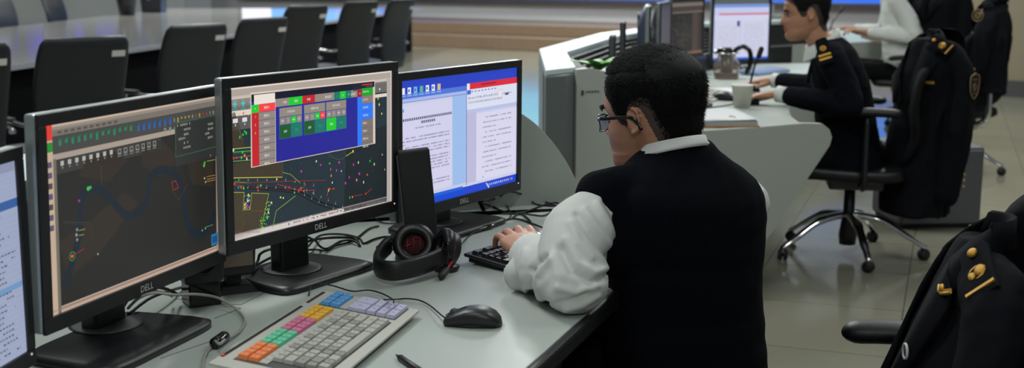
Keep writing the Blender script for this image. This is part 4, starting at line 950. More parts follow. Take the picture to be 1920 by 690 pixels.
# black vents stepping down to the desk
b = MB()
for i in range(len(inner)-1):
    a, c = V((*inner[i], 0)), V((*inner[i+1], 0)); d = (c-a).normalized(); n = V((d.y, -d.x, 0)); L = (c-a).length
    for k in range(8):
        m = (a+c)/2+n*(.02+k*.026); b.box((m.x, m.y, .985-k*.017), (L-.04*k*.5, .016, .02), rz=math.atan2(d.y, d.x))
obj('vent', b, M_blackm, fc, world=True)
b = MB(); b.prism(inner+[(2.0, 8.6), (1.45, 8.2), (.86, 6.85), (.52, 5.5), (.50, 4.78)], .74, .86); obj('vent_bed', b, M_black, fc, world=True)
desk = [(.30, 4.66), (1.22, 5.04), (1.24, 5.3), (1.30, 5.62), (1.42, 6.3), (1.60, 6.9), (1.95, 7.7), (2.35, 8.5), (1.35, 8.35), (.62, 6.95), (.27, 5.5)]
b = MB(); b.prism(desk, .722, .75); obj('desktop', b, M_desk, fc, world=True, bevel=.003)
b = MB(); b.prism([(.35, 4.80), (.95, 5.05), (1.0, 5.7), (1.25, 6.8), (1.7, 8.1), (1.35, 8.3), (.62, 6.9), (.28, 5.5)], .04, .72); obj('cabinet', b, M_paneldark, fc, world=True)
b = MB(); b.box((0, 0, 0), (.020, .002, .014)); vs, fs = text_mb('|', .008)
lp = FO+FD*.045; nn = V((FD.y, -FD.x, 0)); Mx = frame((lp.x+nn.x*.017, lp.y+nn.y*.017, .925), FD)
b = MB(); b.box((-.02, 0, 0), (.010, .002, .018), M=Mx)
for k in range(5): b.box((.0+k*.012-.002, 0, .004 if k % 2 else .003), (.008, .0015, .005), M=Mx)
obj('maker_mark', b, mat('dark_print', (56, 56, 54), .5), fc, world=True)

# slim boxes on the ledge side
slim_box('tall slim black box on a silver foot at the left end of the far console', (.44, 5.28, .93), math.radians(80), h=.165, w=.06, group='slim boxes on the far console')
slim_box('tall slim black box just left of the blue-lit monitor back', (.56, 6.1, .93), math.radians(80), h=.19, w=.06, group='slim boxes on the far console')
b = MB(); b.box((.50, 5.65, .895), (.34, 1.1, .07), rz=-.06); o = obj('equipment_shelf', b, M_black, fc, world=True, bevel=.004)

# potted plant behind the end panel
pt = empty('potted_plant', (.36, 4.93, .86), 0, 'small green leafy plant peeping over the far console\'s end panel', 'plant')
b = MB(); b.lathe([(0, 0), (.04, 0), (.05, .12), (.045, .12), (0, .11)], c=(.36, 4.93, .86)); obj('pot', b, M_greyplas, pt, world=True)
def leaf(base, d, L, w, droop, parent, m, name='leaf'):
    d = V(d).normalized(); side = d.cross(V((0, 0, 1))).normalized(); P = []
    for i in range(9):
        t = i/8; c = V(base)+d*L*t+V((0, 0, -droop*t*t)); ww = w*math.sin(PI*min(1, t*.92+.08))**.8
        P.append([c-side*ww, c+V((0, 0, -.12*ww)), c+side*ww])
    b = MB(); b.grid(P); return obj(name, b, m, parent, world=True, solid=.0012)
M_leaf = mat('leaf_green', (88, 170, 48), .45, noise_amt=.2, noise_scale=50); M_leafp = mat('leaf_pale', (160, 190, 120), .5)
RL = random.Random(2)
for k in range(9):
    a = k*2*PI/9+.2; leaf((.36, 4.93, .985), (math.cos(a), math.sin(a)*.8, .55), .13+.04*RL.random(), .026, .04, pt, M_leaf if k % 4 else M_leafp)

# monitors on the far console
pa = Picture(.474, .474*.62); pa.uvrect(0, 0, 1, 1, (44, 38, 36), 0)
M_blueback = mat('blue_lit_back', (64, 72, 96), .45)  # blue screen light falling on the cover is put into its colour
G2 = 'monitors on the far console'
monitor('monitor', .70, 6.15, 84, .905, 0, .44, .66, 'monitor on the far console seen from its bluish slatted back', G2, pa, logo=None, back_mat=M_blueback, matn='display_dim', base=False)
pb = Picture(.474, .474*.62); pb.uvrect(0, 0, 1, 1, (30, 28, 28), 0); R7 = random.Random(8)
for k in range(60): pb.dot(R7.uniform(.1, .9), R7.uniform(.2, .9), .003, (70, 60, 50), 2, 4)
monitor('monitor', .86, 6.75, 76, .905, 0, .474, .62, 'dark monitor seen almost edge-on between two others on the far console', G2, pb, logo=None, matn='display_dim2')
pcn = Picture(.50, .31)
pcn.uvrect(0, 0, 1, 1, (30, 32, 30), 0); pcn.uvrect(0, 0, 1, .06, (120, 104, 92), 1); pcn.uvrect(0, .06, 1, .16, (60, 54, 50), 1); pcn.uvrect(0, .16, 1, .19, (110, 96, 84), 2); pcn.uvrect(0, .95, 1, 1, (120, 90, 66), 1); pcn.uvrect(.68, .19, .86, .95, (70, 54, 44), 1); pcn.uvrect(.86, .19, 1, .95, (44, 38, 34), 1)
for k in range(240): pcn.dot(min(.66, max(.1, R7.gauss(.42, .13))), min(.9, max(.25, R7.gauss(.62, .16))), R7.uniform(.002, .005), R7.choice([(92, 70, 56), (70, 62, 50), (110, 84, 60), (60, 70, 66)]), 2, 5)
for k in range(30): pcn.dot(R7.uniform(.02, .16), R7.uniform(.4, .8), .003, R7.choice([(150, 50, 60), (60, 90, 150)]), 2, 4)
monitor('monitor', 1.06, 7.35, 58, .885, 0, .50, .64, 'monitor with a dark brown chart left of the white document screen', G2, pcn, logo=None, matn='display_dim3')
pd_ = Picture(.45, .36); pd_.uvrect(0, 0, 1, 1, (198, 204, 236), 0); pd_.uvrect(0, 0, 1, .06, (120, 150, 220), 1); pd_.uvrect(.1, .165, .98, .19, (214, 70, 90), 2); pd_.uvrect(0, .96, 1, 1, (30, 90, 210), 2); pd_.uvrect(0, .2, 1, .29, (212, 214, 240), 1)
pd_.uvrect(.05, .29, .46, .95, (210, 210, 232), 2); pd_.uvrect(.50, .29, .96, .95, (210, 210, 232), 2); pd_.uvrect(.42, .30, .47, .40, (70, 70, 130), 3)
for k in range(15):
    pd_.dashes(.10, .42, .40+k*.034, .012, (172, 172, 200), 4, r=R7, unit=.015); pd_.dashes(.55, .9, .36+k*.036, .012, (172, 172, 200), 4, r=R7, unit=.015)
monitor('monitor', 1.50, 7.9, 26, .815, 0, .44, .92, 'bright monitor showing a white document with a red line behind the glass teapot', G2, pd_, logo=None, matn='display_far_doc', bw=.2)

# ------------------------------------------------------------------ things on the far desk
def at75(px, py, z=.75): return atz(px, py, z)
# document stack
p = atz(1362, 226, .755); ds = empty('document_stack', (p.x-.045, p.y, .75), math.radians(3), 'thick stack of white paper sheets on a brown folder at the far desk\'s near edge', 'papers')
b = MB(); b.box((0, 0, .004), (.27, .42, .008)); obj('folder', b, mat('brown_card', (150, 106, 70), .7), ds, bevel=.001)
b = MB(); b.box((-.002, .003, .017), (.262, .41, .018)); obj('paper_block', b, mat('paper_edges', (150, 152, 150), .9), ds)
b = MB(); b.grid([[V((-.13+.262*i/8, -.20+.41*j/8, .0275+.006*math.sin(i*.8)*math.sin(j*.5)+.004*(i/8))) for i in range(9)] for j in range(9)]); obj('top_sheet', b, M_paper, ds, solid=.0015)
# paper cup
p = atz(1391, 184, .75); cu = empty('paper_cup', (1.085, 5.64, .75), 0, 'plain white paper cup beside the black gooseneck microphone', 'cup')
s_ = 1.12
b = MB(); b.lathe([(.0, .002), (.032*s_, .002), (.033*s_, 0), (.045*s_, .103), (.0475*s_, .104), (.0475*s_, .108), (.0445*s_, .108), (.033*s_, .008), (0, .008)], seg=32); obj('cup_body', b, mat('cup_card', (228, 224, 212), .6), cu)
# gooseneck microphone
p = atz(1420, 176, .75); q = atz(1430, 105, .98)
mc = empty('gooseneck_microphone', (1.21, 6.12, .75), 0, 'thin black gooseneck microphone leaning right behind the paper cup', 'microphone')
b = MB(); b.loft([((1.21, 6.12, .75), (.045, 0, 0), (0, .06, 0), 4), ((1.21, 6.12, .775), (.038, 0, 0), (0, .05, 0), 4)]); obj('base', b, M_black, mc, world=True)
b = MB(); b.tube(catmull([(1.21, 6.12, .775), (1.22, 6.12, .84), (1.238, 6.12, .92), (1.255, 6.12, .965)], 6), .0055, 8); obj('gooseneck', b, M_black, mc, world=True)
b = MB(); b.tube([(1.255, 6.12, .96), (1.266, 6.12, .995)], .0135, 12, round_ends=True); obj('foam_head', b, M_blackm, mc, world=True)
# glass teapot
M_glass = bpy.data.materials.new('tinted_glass'); M_glass.use_nodes = True
_b = M_glass.node_tree.nodes['Principled BSDF']; _b.inputs['Base Color'].default_value = lin((246, 238, 228)); _b.inputs['Transmission Weight'].default_value = .92; _b.inputs['Roughness'].default_value = .05; _b.inputs['IOR'].default_value = 1.2
tp = empty('teapot', (1.285, 7.2, .75), math.radians(-15), 'glass teapot with black lid, black handle and amber tea', 'teapot'); tp.scale = (1.2, 1.2, 1.15)
b = MB(); b.lathe([(.058, .0), (.064, .01), (.066, .05), (.062, .085), (.045, .115), (.040, .135), (.0375, .135), (.0425, .113), (.0595, .083), (.0635, .05), (.0615, .012), (.056, .004)], seg=32); obj('glass_body', b, M_glass, tp)
b = MB(); b.lathe([(0, .006), (.056, .008), (.060, .028), (0, .030)], seg=28); obj('tea', b, mat('tea', (110, 56, 24), .2, spec=.6), tp)
b = MB(); b.lathe([(0, .03), (.030, .032), (.032, .12), (.036, .135), (.033, .137), (0, .135)], seg=24); obj('infuser', b, mat('infuser_steel', (60, 54, 48), .35, metal=.4), tp)
b = MB(); b.lathe([(0, .135), (.046, .135), (.05, .142), (.047, .156), (.03, .162), (0, .163)], seg=28); obj('lid', b, M_gloss, tp)
b = MB(); b.tube(catmull([(.040, 0, .148), (.075, 0, .168), (.108, 0, .150), (.118, 0, .105), (.112, 0, .06), (.100, 0, .035)], 6), .0095, 10, round_ends=True, flat=1.3); obj('handle', b, M_gloss, tp)
b = MB(); b.tube([(.062, 0, .08), (.10, 0, .045)], .005, 8); obj('handle_bracket', b, M_chrome, tp)
b = MB(); b.tube([(.055*math.cos(k*PI/12), .055*math.sin(k*PI/12), .134) for k in range(24)], .003, 6, closed=True); b.tube([(-.045, 0, .13), (-.062, 0, .145)], .01, 8); obj('spout_ring', b, M_chrome, tp)
# far keyboards, mice and papers
def simple_keyboard(name, label, loc, rz, w, d, m, mk, nk=(15, 5), tilt=.08):
    t = empty(name, loc, rz, label, 'keyboard'); M = Matrix.Translation((0, 0, .014)) @ Matrix.Rotation(tilt, 4, 'X')
    b = MB(); b.box((0, 0, 0), (w, d, .018), M=M); obj('case', b, m, t, bevel=.003); b = MB()
    kw = (w-.03)/nk[0]; kd = (d-.03)/nk[1]
    for j in range(nk[1]):
        for i in range(nk[0]):
            b = MB(); b.frustum((-w/2+.015+(i+.5)*kw, -d/2+.015+(j+.5)*kd, .009), (kw*.9, kd*.9), (kw*.7, kd*.7), .007, M=M); obj('keycap', b, mk, t)
    return t
p = atz(1318, 172, .77); simple_keyboard('programmable_keyboard', 'pale keyboard on the far desk half hidden by the dark-haired head', (p.x-.02, p.y-.1, .75), math.radians(66), .40, .22, M_kb, KM['w'], (12, 5), .12)
p = atz(1326, 203, .765); simple_keyboard('keyboard', 'black keyboard just right of the head, behind the stack of papers', (p.x-.12, p.y+.06, .75), math.radians(58), .44, .15, M_black, M_bkey, (15, 5))
p = atz(1470, 131, .76); simple_keyboard('keyboard', 'bluish lit keyboard in front of the officer\'s chest', (p.x-.16, p.y-.15, .75), math.radians(50), .42, .15, mat('blue_grey_plastic', (120, 136, 170), .4), mat('pale_blue_keycap', (150, 166, 200), .35), (14, 4))
p = atz(1350, 180, .76); mouse('black mouse standing idle beside the paper cup', (p.x, p.y-.1, .75), math.radians(150), s=1.15)
mo1 = mouse('black mouse under the officer\'s near hand', (1.135, 5.80, .75), math.radians(165), s=1.1)
mo2 = mouse('black mouse under the officer\'s far hand', (1.26, 6.40, .75), math.radians(170), s=1.1)
b = MB(); q = atz(1345, 172, .752); b.box((q.x+.06, q.y, .7515), (.28, .40, .003), rz=.5); tag(obj('loose_paper', b, M_paper, None), 'white sheet of paper lying under the idle mouse', 'paper')
cable('mouse_cable', 'black mouse cable trailing from the officer\'s near hand', [atz(1402, 186, .755), atz(1385, 192, .753), atz(1370, 196, .753), atz(1345, 200, .753), atz(1325, 202, .753)], .003, M_cable)
cable('mouse_cable', 'black mouse cable lying between the idle mouse and the pale keyboard', [atz(1345, 176, .755), atz(1330, 170, .753), atz(1318, 166, .753), atz(1302, 160, .753)], .003, M_cable)

# ================================================================== third console, far behind
tc3 = empty('console_desk', (2.8, 11, 0), 0, 'farthest console desk, its pale end panel seen behind the officer\'s shoulder', 'desk')
TO = V((2.27, 10.45, 0)); end_panel(tc3, TO, FD, [(0, .03), (0, 1.01), (.06, 1.015), (.16, .98), (.28, .90), (.36, .80), (.44, .765), (.8, .762), (1.10, .765), (1.17, .74), (1.19, .69), (1.17, .66), (.8, .03)], .03, M_fpanel, M_rim)
b = MB(); b.prism([(2.33, 10.55), (3.30, 10.95), (3.4, 11.8), (3.9, 13.2), (2.9, 13.4), (2.3, 12.2)], .722, .752); obj('desktop', b, M_desk, tc3, world=True)
b = MB(); b.prism([(2.13, 10.4), (2.27, 10.45), (2.3, 12.2), (2.9, 13.4), (2.75, 13.55), (2.13, 12.3)], .03, 1.02); obj('outer_shell', b, M_fpanel, tc3, world=True)
q = atz(1545, 42, .80); simple_keyboard('keyboard', 'bluish keyboard on the farthest console by the white-sleeved hands', (2.95, 11.5, .752), .6, .5, .2, mat('blue_grey_plastic', (120, 136, 170), .4), mat('pale_blue_keycap', (150, 166, 200), .35), (10, 4), .2)
g3 = empty('gooseneck_microphone', (3.15, 12.0, .752), 0, 'black gooseneck microphone on the farthest console, leaning right', 'microphone')
b = MB(); b.lathe([(0, 0), (.06, 0), (.05, .03), (0, .03)]); obj('base', b, M_black, g3)
b = MB(); b.tube([(0, 0, .03), (.03, 0, .14), (.10, 0, .24)], .007, 8); obj('gooseneck', b, M_black, g3)
b = MB(); b.tube([(.10, 0, .24), (.125, 0, .275)], .015, 10, round_ends=True); obj('foam_head', b, M_blackm, g3)
p3 = Picture(.4, .3); p3.uvrect(0, 0, 1, 1, (60, 120, 220), 0)

# mobile pedestal cabinet behind the officer's chair
pdst = empty('pedestal_cabinet', (2.32, 6.62, 0), math.radians(4), 'low dark grey pedestal cabinet on the floor behind the hanging uniform coat', 'cabinet')
b = MB(); b.box((0, 0, .235), (.46, .42, .43)); obj('body', b, mat('pedestal_grey', (84, 84, 88), .5), pdst, bevel=.02)
b = MB(); b.box((0, -.214, .23), (.42, .01, .40)); d = obj('drawer_front', b, mat('pedestal_front', (92, 92, 96), .45), pdst, bevel=.004)
b = MB(); b.box((0, 0, .012), (.42, .38, .024)); obj('plinth', b, M_blackm, pdst)
# ================================================================== conference table and its chairs
M_tabletop = mat('table_top', (150, 148, 144), .10, spec=.6)
ct = empty('conference_table', (-4.4, 13, 0), 0, 'long glossy grey conference table between two rows of dark chairs', 'table')
def nx(y): return -3.45+(y-8.24)*.135
tb = [(nx(5.0), 5.0), (nx(21.7), 21.7), (-6.1, 21.7), (-5.9, 15), (-5.85, 5.0)]
b = MB(); b.prism(tb, .715, .75); obj('tabletop', b, M_tabletop, ct, world=True, bevel=.004)
b = MB(); a, c = V((nx(5.0)+.006, 5.0, .732)), V((nx(21.7)+.006, 21.7, .732)); b.box((a+c)/2, ((c-a).length, .016, .036), rz=math.atan2((c-a).y, (c-a).x)); obj('edge_trim', b, mat('table_edge', (150, 152, 156), .3), ct, world=True)
b = MB(); b.prism([(nx(5.2)-.1, 5.2), (nx(21.4)-.1, 21.4), (-5.9, 21.4), (-5.6, 5.2)], .0, .715); obj('pedestal_body', b, mat('table_body', (10, 10, 11), .9, spec=.05), ct, world=True)

M_leathc = mat('conference_leather', (27, 29, 35), .42, bump=.2, bump_scale=300)
def star_base(parent, r=.32, z=.09, caster=True, m=None, hub_h=.34, n=5, a0=0.3, thick=.018, arch=0):
    m = m or M_chrome
    b = MB(); b.lathe([(0, z-.03), (.04, z-.03), (.045, z+.02), (.028, z+.05+arch), (.026, hub_h), (0, hub_h)], seg=20); obj('gas_column', b, M_black, parent)
    for k in range(n):
        a = a0+2*PI*k/n; b = MB(); d = V((math.cos(a), math.sin(a), 0))
        b.tube(catmull([d*.03+V((0, 0, z+.035+arch)), d*r*.45+V((0, 0, z+.028+arch*.8)), d*r*.8+V((0, 0, z+arch*.25)), d*r+V((0, 0, z-.022))], 4), [thick*1.25]*5+[thick]*4+[thick*.8]*4, 10, flat=.7, round_ends=True)
        lg = obj('leg', b, m, parent)
        b = MB(); b.lathe([(0, -.022), (.022, -.022), (.0275, -.015), (.0275, -.006), (.012, -.005), (.012, .005), (.0275, .006), (.0275, .015), (.022, .022), (0, .022)], seg=18, M=TR(d.x*r, d.y*r, .0275, rz=a+.9, rx=PI/2))
        b.tube([(d.x*r, d.y*r, .05), (d.x*r, d.y*r, z-.01)], .007, 8); obj('caster', b, M_blackm, lg)
def shell(prof, widths, th=.045, seg=16, ex=3.5):
    """a padded curved shell: profile points (y, z) with half widths"""
    P = catmull([(0, y, z) for y, z in prof], 5); W = catmull([(w, 0, 0) for w in widths], 5); secs = []
    for i, p in enumerate(P):
        t = (P[min(i+1, len(P)-1)]-P[max(i-1, 0)]).normalized(); n = V((0, -t.z, t.y)); e = min(i, len(P)-1-i); s = min(1, .35+.3*e)
        secs.append((p, V((W[i].x*(1 if e > 1 else .93+.035*e), 0, 0)), n*th/2*s, ex))
    b = MB(); b.loft(secs, seg=28); return b
def conference_chair(label, loc, rz, group='dark high-backed chairs around the conference table'):
    t = empty('conference_chair', loc, rz, label, 'chair', group)
    obj('seat', shell([(.27, .44), (.22, .475), (0, .455), (-.17, .45), (-.22, .47)], [.22, .245, .25, .235, .2], .07), M_leathc, t)
    bk = obj('backrest', shell([(-.165, .42), (-.225, .50), (-.225, .64), (-.245, .80), (-.30, .97), (-.345, 1.07)], [.18, .20, .22, .235, .235, .22], .05), M_leathc, t)
    b = MB(); b.box((.168, -.336, .985), (.070, .003, .030), M=None); b.v = [V((p.x, p.y+(p.z-.985)*-.32+.001, p.z)) for p in b.v]; obj('white_label', b, M_white, bk)
    for s in (-1, 1):
        b = MB(); b.tube(catmull([(s*.20, -.05, .42), (s*.285, -.02, .43), (s*.29, .0, .64), (s*.285, -.05, .665), (s*.27, -.2, .655), (s*.235, -.25, .66)], 6), .011, 8); ar = obj('armrest', b, M_chrome, t)
        b = MB(); b.box((s*.288, .03, .672), (.055, .27, .024)); obj('arm_pad', b, M_blackm, ar, bevel=.01)
    star_base(t, m=M_black); return t
cc = [((-2.52, 5.45, 0), 46, 'dark conference chair with a white label, cut by the left picture edge'), ((-2.17, 6.05, 0), 46, 'nearest whole conference chair with a white label, behind the left monitors'),
      ((-2.0, 7.45, 0), 54, 'conference chair third from the left edge, right of the nearest whole one'), ((-1.80, 8.5, 0), 56, 'fourth conference chair, just above the chart monitor\'s left corner'),
      ((-1.70, 9.7, 0), 58, 'fifth conference chair, left of the one with a chrome arm loop showing'), ((-1.42, 11.1, 0), 58, 'second-farthest conference chair of the near row, beside the last one'), ((-1.13, 11.9, 0), 64, 'farthest conference chair of the near row, its curved side against the pale floor')]
c0 = None
cc = [((p[0]-.021*p[1], p[1], 0), r, lab) for p, r, lab in cc]
for loc, rz, lab in cc:
    if c0 is None: c0 = conference_chair(lab, loc, math.radians(rz)); c0_first = c0
    else:
        c = copy_tree(c0); c.location = loc; c.rotation_euler = (0, 0, math.radians(rz)); c['label'] = lab
        if loc[1] > 9: c.scale = (1.06, 1.06, 1.05)
for loc, rz, lab in [((-6.35, 14.3, 0), -106, 'blue-lit conference chair across the table, a sliver at the left picture edge'), ((-6.45, 15.9, 0), -106, 'blue-lit conference chair across the table, left of the two whole ones'), ((-6.45, 17.7, 0), -106, 'blue-lit conference chair across the table, nearest to the potted plants')]:
    c = copy_tree(c0); c.location = loc; c.rotation_euler = (0, 0, math.radians(rz)); c['label'] = lab

def pot_plant(label, loc, n, dark=False):
    t = empty('potted_plant', loc, 0, label, 'plant', 'potted plants at the far side of the conference table'); b = MB()
    if dark: b.frustum((0, 0, 0), (.30, .30), (.36, .36), .42)
    else: b.lathe([(0, 0), (.11, 0), (.15, .24), (.155, .27), (.14, .27), (.13, .22), (0, .22)], seg=24)
    obj('pot', b, mat('dark_pot', (44, 44, 50), .4), t); R = random.Random(n)
    for k in range(n):
        a = R.uniform(0, 2*PI); P = []; L = R.uniform(.25, .5); w = .035; d = V((math.cos(a), math.sin(a), 0)); s = V((-d.y, d.x, 0)); base = V((0, 0, .24 if not dark else .4))+d*.05; up = R.uniform(.25, .6)
        for i in range(8):
            q = i/7; c = base+d*L*q+V((0, 0, up*q-.7*q*q*L)); ww = w*math.sin(PI*min(1, q*.9+.1)); P.append([c-s*ww, c, c+s*ww])
        b = MB(); b.grid(P); obj('leaf', b, mat('dark_leaf', (40, 62, 44), .5), t, solid=.002)
    return t
pot_plant('potted plant with drooping dark leaves standing on the conference table', (-5.75, 18.1, .75), 22)
pot_plant('square dark planter right of the drooping potted plant', (-5.7, 19.3, .75), 14, True)

# lit sign high on the left wall, mirrored in the glossy table
sg = empty('lit_sign', (-9.6, 22.6, 1.25), math.radians(38), 'row of violet lit blocks on the left wall, seen mirrored in the conference table', 'sign'); R = random.Random(6); b = MB()
b.box((0, -.10, .25), (6.2, .08, .62)); obj('sign_board', b, mat('sign_board', (60, 60, 70), .5), sg); b = MB()
for k in range(9):
    for j in range(5): b.box((-2.7+k*.68+R.uniform(-.15, .15), -.16, .07+j*.09), (R.uniform(.12, .38), .03, .04))
obj('sign_light', b, emit('violet_light', (90, 80, 235), 1.6), sg)
# ================================================================== people: building blocks
HS = [(0.0, .072, .03, .020), (.012, .088, -.01, .036), (.032, .094, -.055, .049), (.055, .0935, -.072, .058), (.075, .093, -.080, .0645), (.095, .0905, -.086, .069), (.115, .087, -.086, .0715),
      (.14, .092, -.095, .0745), (.165, .090, -.100, .0765), (.19, .079, -.097, .0730), (.21, .060, -.083, .062), (.224, .036, -.061, .045), (.232, .012, -.04, .026), (.235, -.012, -.016, .003)]
def hsec(z):
    z = min(max(z, 0), .235)
    for (a, b) in zip(HS, HS[1:]):
        if z <= b[0]:
            t = (z-a[0])/(b[0]-a[0]); t = t if b[0] > .2 else t*t*(3-2*t)*.5+t*.5; return [a[i]+(b[i]-a[i])*t for i in (1, 2, 3)]
    return list(HS[-1][1:])
def hpoint(az, z, off=0.0, feat=True):
    """a point on the head: az 0 is the face, +x the person's right"""
    f, bk, w = hsec(z); c = (-.012 if z > .05 else .01+(.05-z)*.0); c = min(max(c, bk+.002), f-.002)
    s, co = math.sin(az), math.cos(az); e = 2/2.25
    x = w*math.copysign(abs(s)**e, s); y = c+((f-c) if co > 0 else (c-bk))*math.copysign(abs(co)**e, co)
    if feat and co > 0:
        ax = abs(x); g = lambda u: math.exp(-u*u)
        A = 0
        if .074 < z < .14: A = .0245*min(1, max(0, (.14-z)/.048))*min(1, max(0, (z-.074)/.010))
        wn = .0085+.0075*max(0, min(1, (.12-z)/.03)); y += A*g(x/wn)
        y -= .010*g((ax-.031)/.017)*g((z-.117)/.012); y += .004*g((z-.137)/.010)*g(x/.05)
        y += .0055*g(x/.021)*(g((z-.0655)/.0055)+.95*g((z-.0545)/.006)); y -= .003*g(x/.03)*g((z-.043)/.006); y += .005*g(x/.022)*g((z-.02)/.014)
        y += .003*g((ax-.045)/.018)*g((z-.09)/.02)
    p = V((x, y, z))
    if off:
        q = V((x*1.0, (y+.012), (z-.125)*1.0)); n = V((x/max(w, .02), (y-c)/max(f-c if co > 0 else c-bk, .02), max(-.2, (z-.15)/.09)*1.1)); n.normalize(); p = p+n*off
    return p
def head_mesh(b, M):
    NZ, NA = 62, 72; vs = []; fs = []
    for i in range(NZ+1):
        z = .235*(1-(1-i/NZ)**1.25) if i < NZ else .235
        for k in range(NA): vs.append(hpoint(2*PI*k/NA, z))
    for i in range(NZ):
        for k in range(NA): fs.append((i*NA+k, i*NA+(k+1) % NA, (i+1)*NA+(k+1) % NA, (i+1)*NA+k))
    fs = [f[::-1] for f in fs]
    fs.append(tuple(range(NA))); fs.append(tuple(NZ*NA+k for k in range(NA-1, -1, -1)))
    b.add(vs, fs, M=M, smooth=True)
    for s in (-1, 1):      # ears
        E = TR(s*.0765, -.008, .112) @ Matrix.Rotation(s*math.radians(-20), 4, 'Z') @ Matrix.Rotation(math.radians(-10), 4, 'X')
        E = E @ Matrix.Scale(.86, 4); b.ell((0, 0, 0), (.0042, .015, .029), M=M @ E)
        b.tube([(s*.006+s*.004*math.sin(t*PI/11), -.001-.0165*math.sin(t*PI/11*1.12), .004+.0275*math.cos(t*PI/11*1.0)) for t in range(12)], [.0036]*8+[.004, .0046, .0052, .0048], 8, M=M @ E, round_ends=True)
        b.ell((s*.001, .008, -.002), (.004, .004, .008), M=M @ E)
def hairline(az):
    a = abs((az+PI) % (2*PI)-PI)*180/PI
    T = [(0, .184), (25, .180), (45, .168), (58, .150), (68, .112), (80, .106), (86, .130), (100, .146), (110, .138), (120, .105), (132, .066), (145, .042), (155, .030), (180, .024)]
    for (p, q) in zip(T, T[1:]):
        if a <= q[0]: t = (a-p[0])/(q[0]-p[0]); return p[1]+(q[1]-p[1])*t
    return .044
def hair_mesh(M, seed=1, n=7000, top=.016, length=.017, fr=0.012):
    b = MB(); NZ, NA = 26, 84; vs = []; ms = []
    def thick(az, z):
        h = hairline(az); a = abs((az+PI) % (2*PI)-PI); t = min(1, max(0, (z-h)/.075)); base = .0012+top*(t*t*(3-2*t))
        return base*(1+.35*math.exp(-((a)/.7)**2)*min(1, max(0, (z-.15)/.04)))
    for i in range(NZ+1):
        for k in range(NA):
            az = 2*PI*k/NA; h = hairline(az); z = h+(.235-h)*(i/NZ)**.9; p = hpoint(az, z, thick(az, z), False)
            p += V((noise.noise(p*90+V((seed, 0, 0))), noise.noise(p*90+V((0, seed, 9))), noise.noise(p*90+V((5, 0, seed)))))*.0008*min(1, i/5); vs.append(p)
    fs = [(i*NA+k, (i+1)*NA+k, (i+1)*NA+(k+1) % NA, i*NA+(k+1) % NA) for i in range(NZ) for k in range(NA)]
    b.add(vs, fs, M=M, smooth=True)
    for j, f in enumerate(fs):
        if j//NA < 3: b.m[j] = 1
    R = random.Random(seed)
    for _ in range(n):
        az = R.uniform(-PI, PI); h = hairline(az); z = .2348-(.2348-h)*R.random()**1.7; th = thick(az, z); z = min(z, .2345)
        p = hpoint(az, z, th*.75, False); q = hpoint(az, z, th*.75+.01, False); nn = (q-p).normalized(); t = min(1, (z-h)/.07)
        down = V((0, .0, -1)); fwdv = V((0, 1, 0))
        d = (nn*(.12+.30*t)+down*(1.0*(1-t*.55) if z < .2 else .0)+fwdv*(.7*t*(1 if z > .19 else .25))+V((R.gauss(0, .13), R.gauss(0, .13), R.gauss(0, .13)))).normalized()
        L = (.004+length*t)*R.uniform(.6, 1.15); w = .0007; s = d.cross(nn); s = s.normalized()*w if s.length > 1e-4 else V((w, 0, 0)); u = d.cross(s).normalized()*w
        m = p+d*L*.55; e = p+d*L+fwdv*.002*t
        b.add([p-s, p+s, p+u, m-s*.7, m+s*.7, m+u*.7, e], [(0, 1, 4, 3), (1, 2, 5, 4), (2, 0, 3, 5), (3, 4, 6), (4, 5, 6), (5, 3, 6)], M=M, mi=0 if t > .25 else (0 if R.random() < .6 else 1), smooth=True)
    return b
def hand_mesh(b, M, side=1, curl=(0, 28, 55), spread=1.0, s=1.0, thumb=None):
    """M: wrist frame, y towards the fingers, z out of the back of the hand; side +1: thumb on +x"""
    S = Matrix.Diagonal((side*s, s, s, 1)); A = M @ S
    b.loft([((0, -.03, 0), (.024, 0, 0), (0, 0, .017), 2.3), ((0, .0, 0), (.0265, 0, 0), (0, 0, .0165), 2.4), ((.0, .03, .001), (.036, 0, 0), (0, 0, .0165), 2.6), ((-.001, .065, .003), (.0405, 0, 0), (0, 0, .0145), 2.8), ((-.001, .086, .003), (.039, 0, 0), (0, 0, .011), 2.6), ((-.001, .094, .002), (.03, 0, 0), (0, 0, .006), 2.4)], seg=24, M=A)
    for (x, y, L, r, a) in ((.0285, .086, (.041, .025, .021), .0088, .05), (.0095, .091, (.045, .029, .022), .0090, .01), (-.0105, .088, (.042, .027, .021), .0086, -.04), (-.0290, .079, (.033, .020, .019), .0076, -.10)):
        p = V((x, y-.018, .003)); pts = [p, V((x, y, .0055))]; rr = [r*1.05, r*1.08]; ang = 0
        q = V((x, y, .0055)); a *= spread
        for i, l in enumerate(L):
            ang = math.radians(curl[i]); q = q+V((math.sin(a)*math.cos(ang), math.cos(a)*math.cos(ang), -math.sin(ang)))*l; pts.append(q); rr.append(r*(.97, .90, .78)[i])
        b.tube(catmull(pts, 3), [rr[min(int(i/3), len(rr)-1)]*(1-(i % 3)/3)+rr[min(int(i/3)+1, len(rr)-1)]*(i % 3)/3 for i in range(3*(len(pts)-1)+1)], 12, M=A, round_ends=True)
    th = thumb or [(.014, .012, -.004), (.034, .036, -.010), (.046, .062, -.014), (.047, .088, -.017)]
    b.tube(catmull(th, 3), [.0135, .0135, .013, .0125, .012, .0112, .0108, .0102, .0098, .009][:3*(len(th)-1)+1], 12, M=A, round_ends=True)
def limb(b, pts, rs, seg=18, n=5):
    P = catmull(pts, n); R = []
    for i in range(len(pts)-1):
        for k in range(n): R.append(rs[i]+(rs[i+1]-rs[i])*k/n)
    R.append(rs[-1]); b.tube(P, R, seg, round_ends=True)
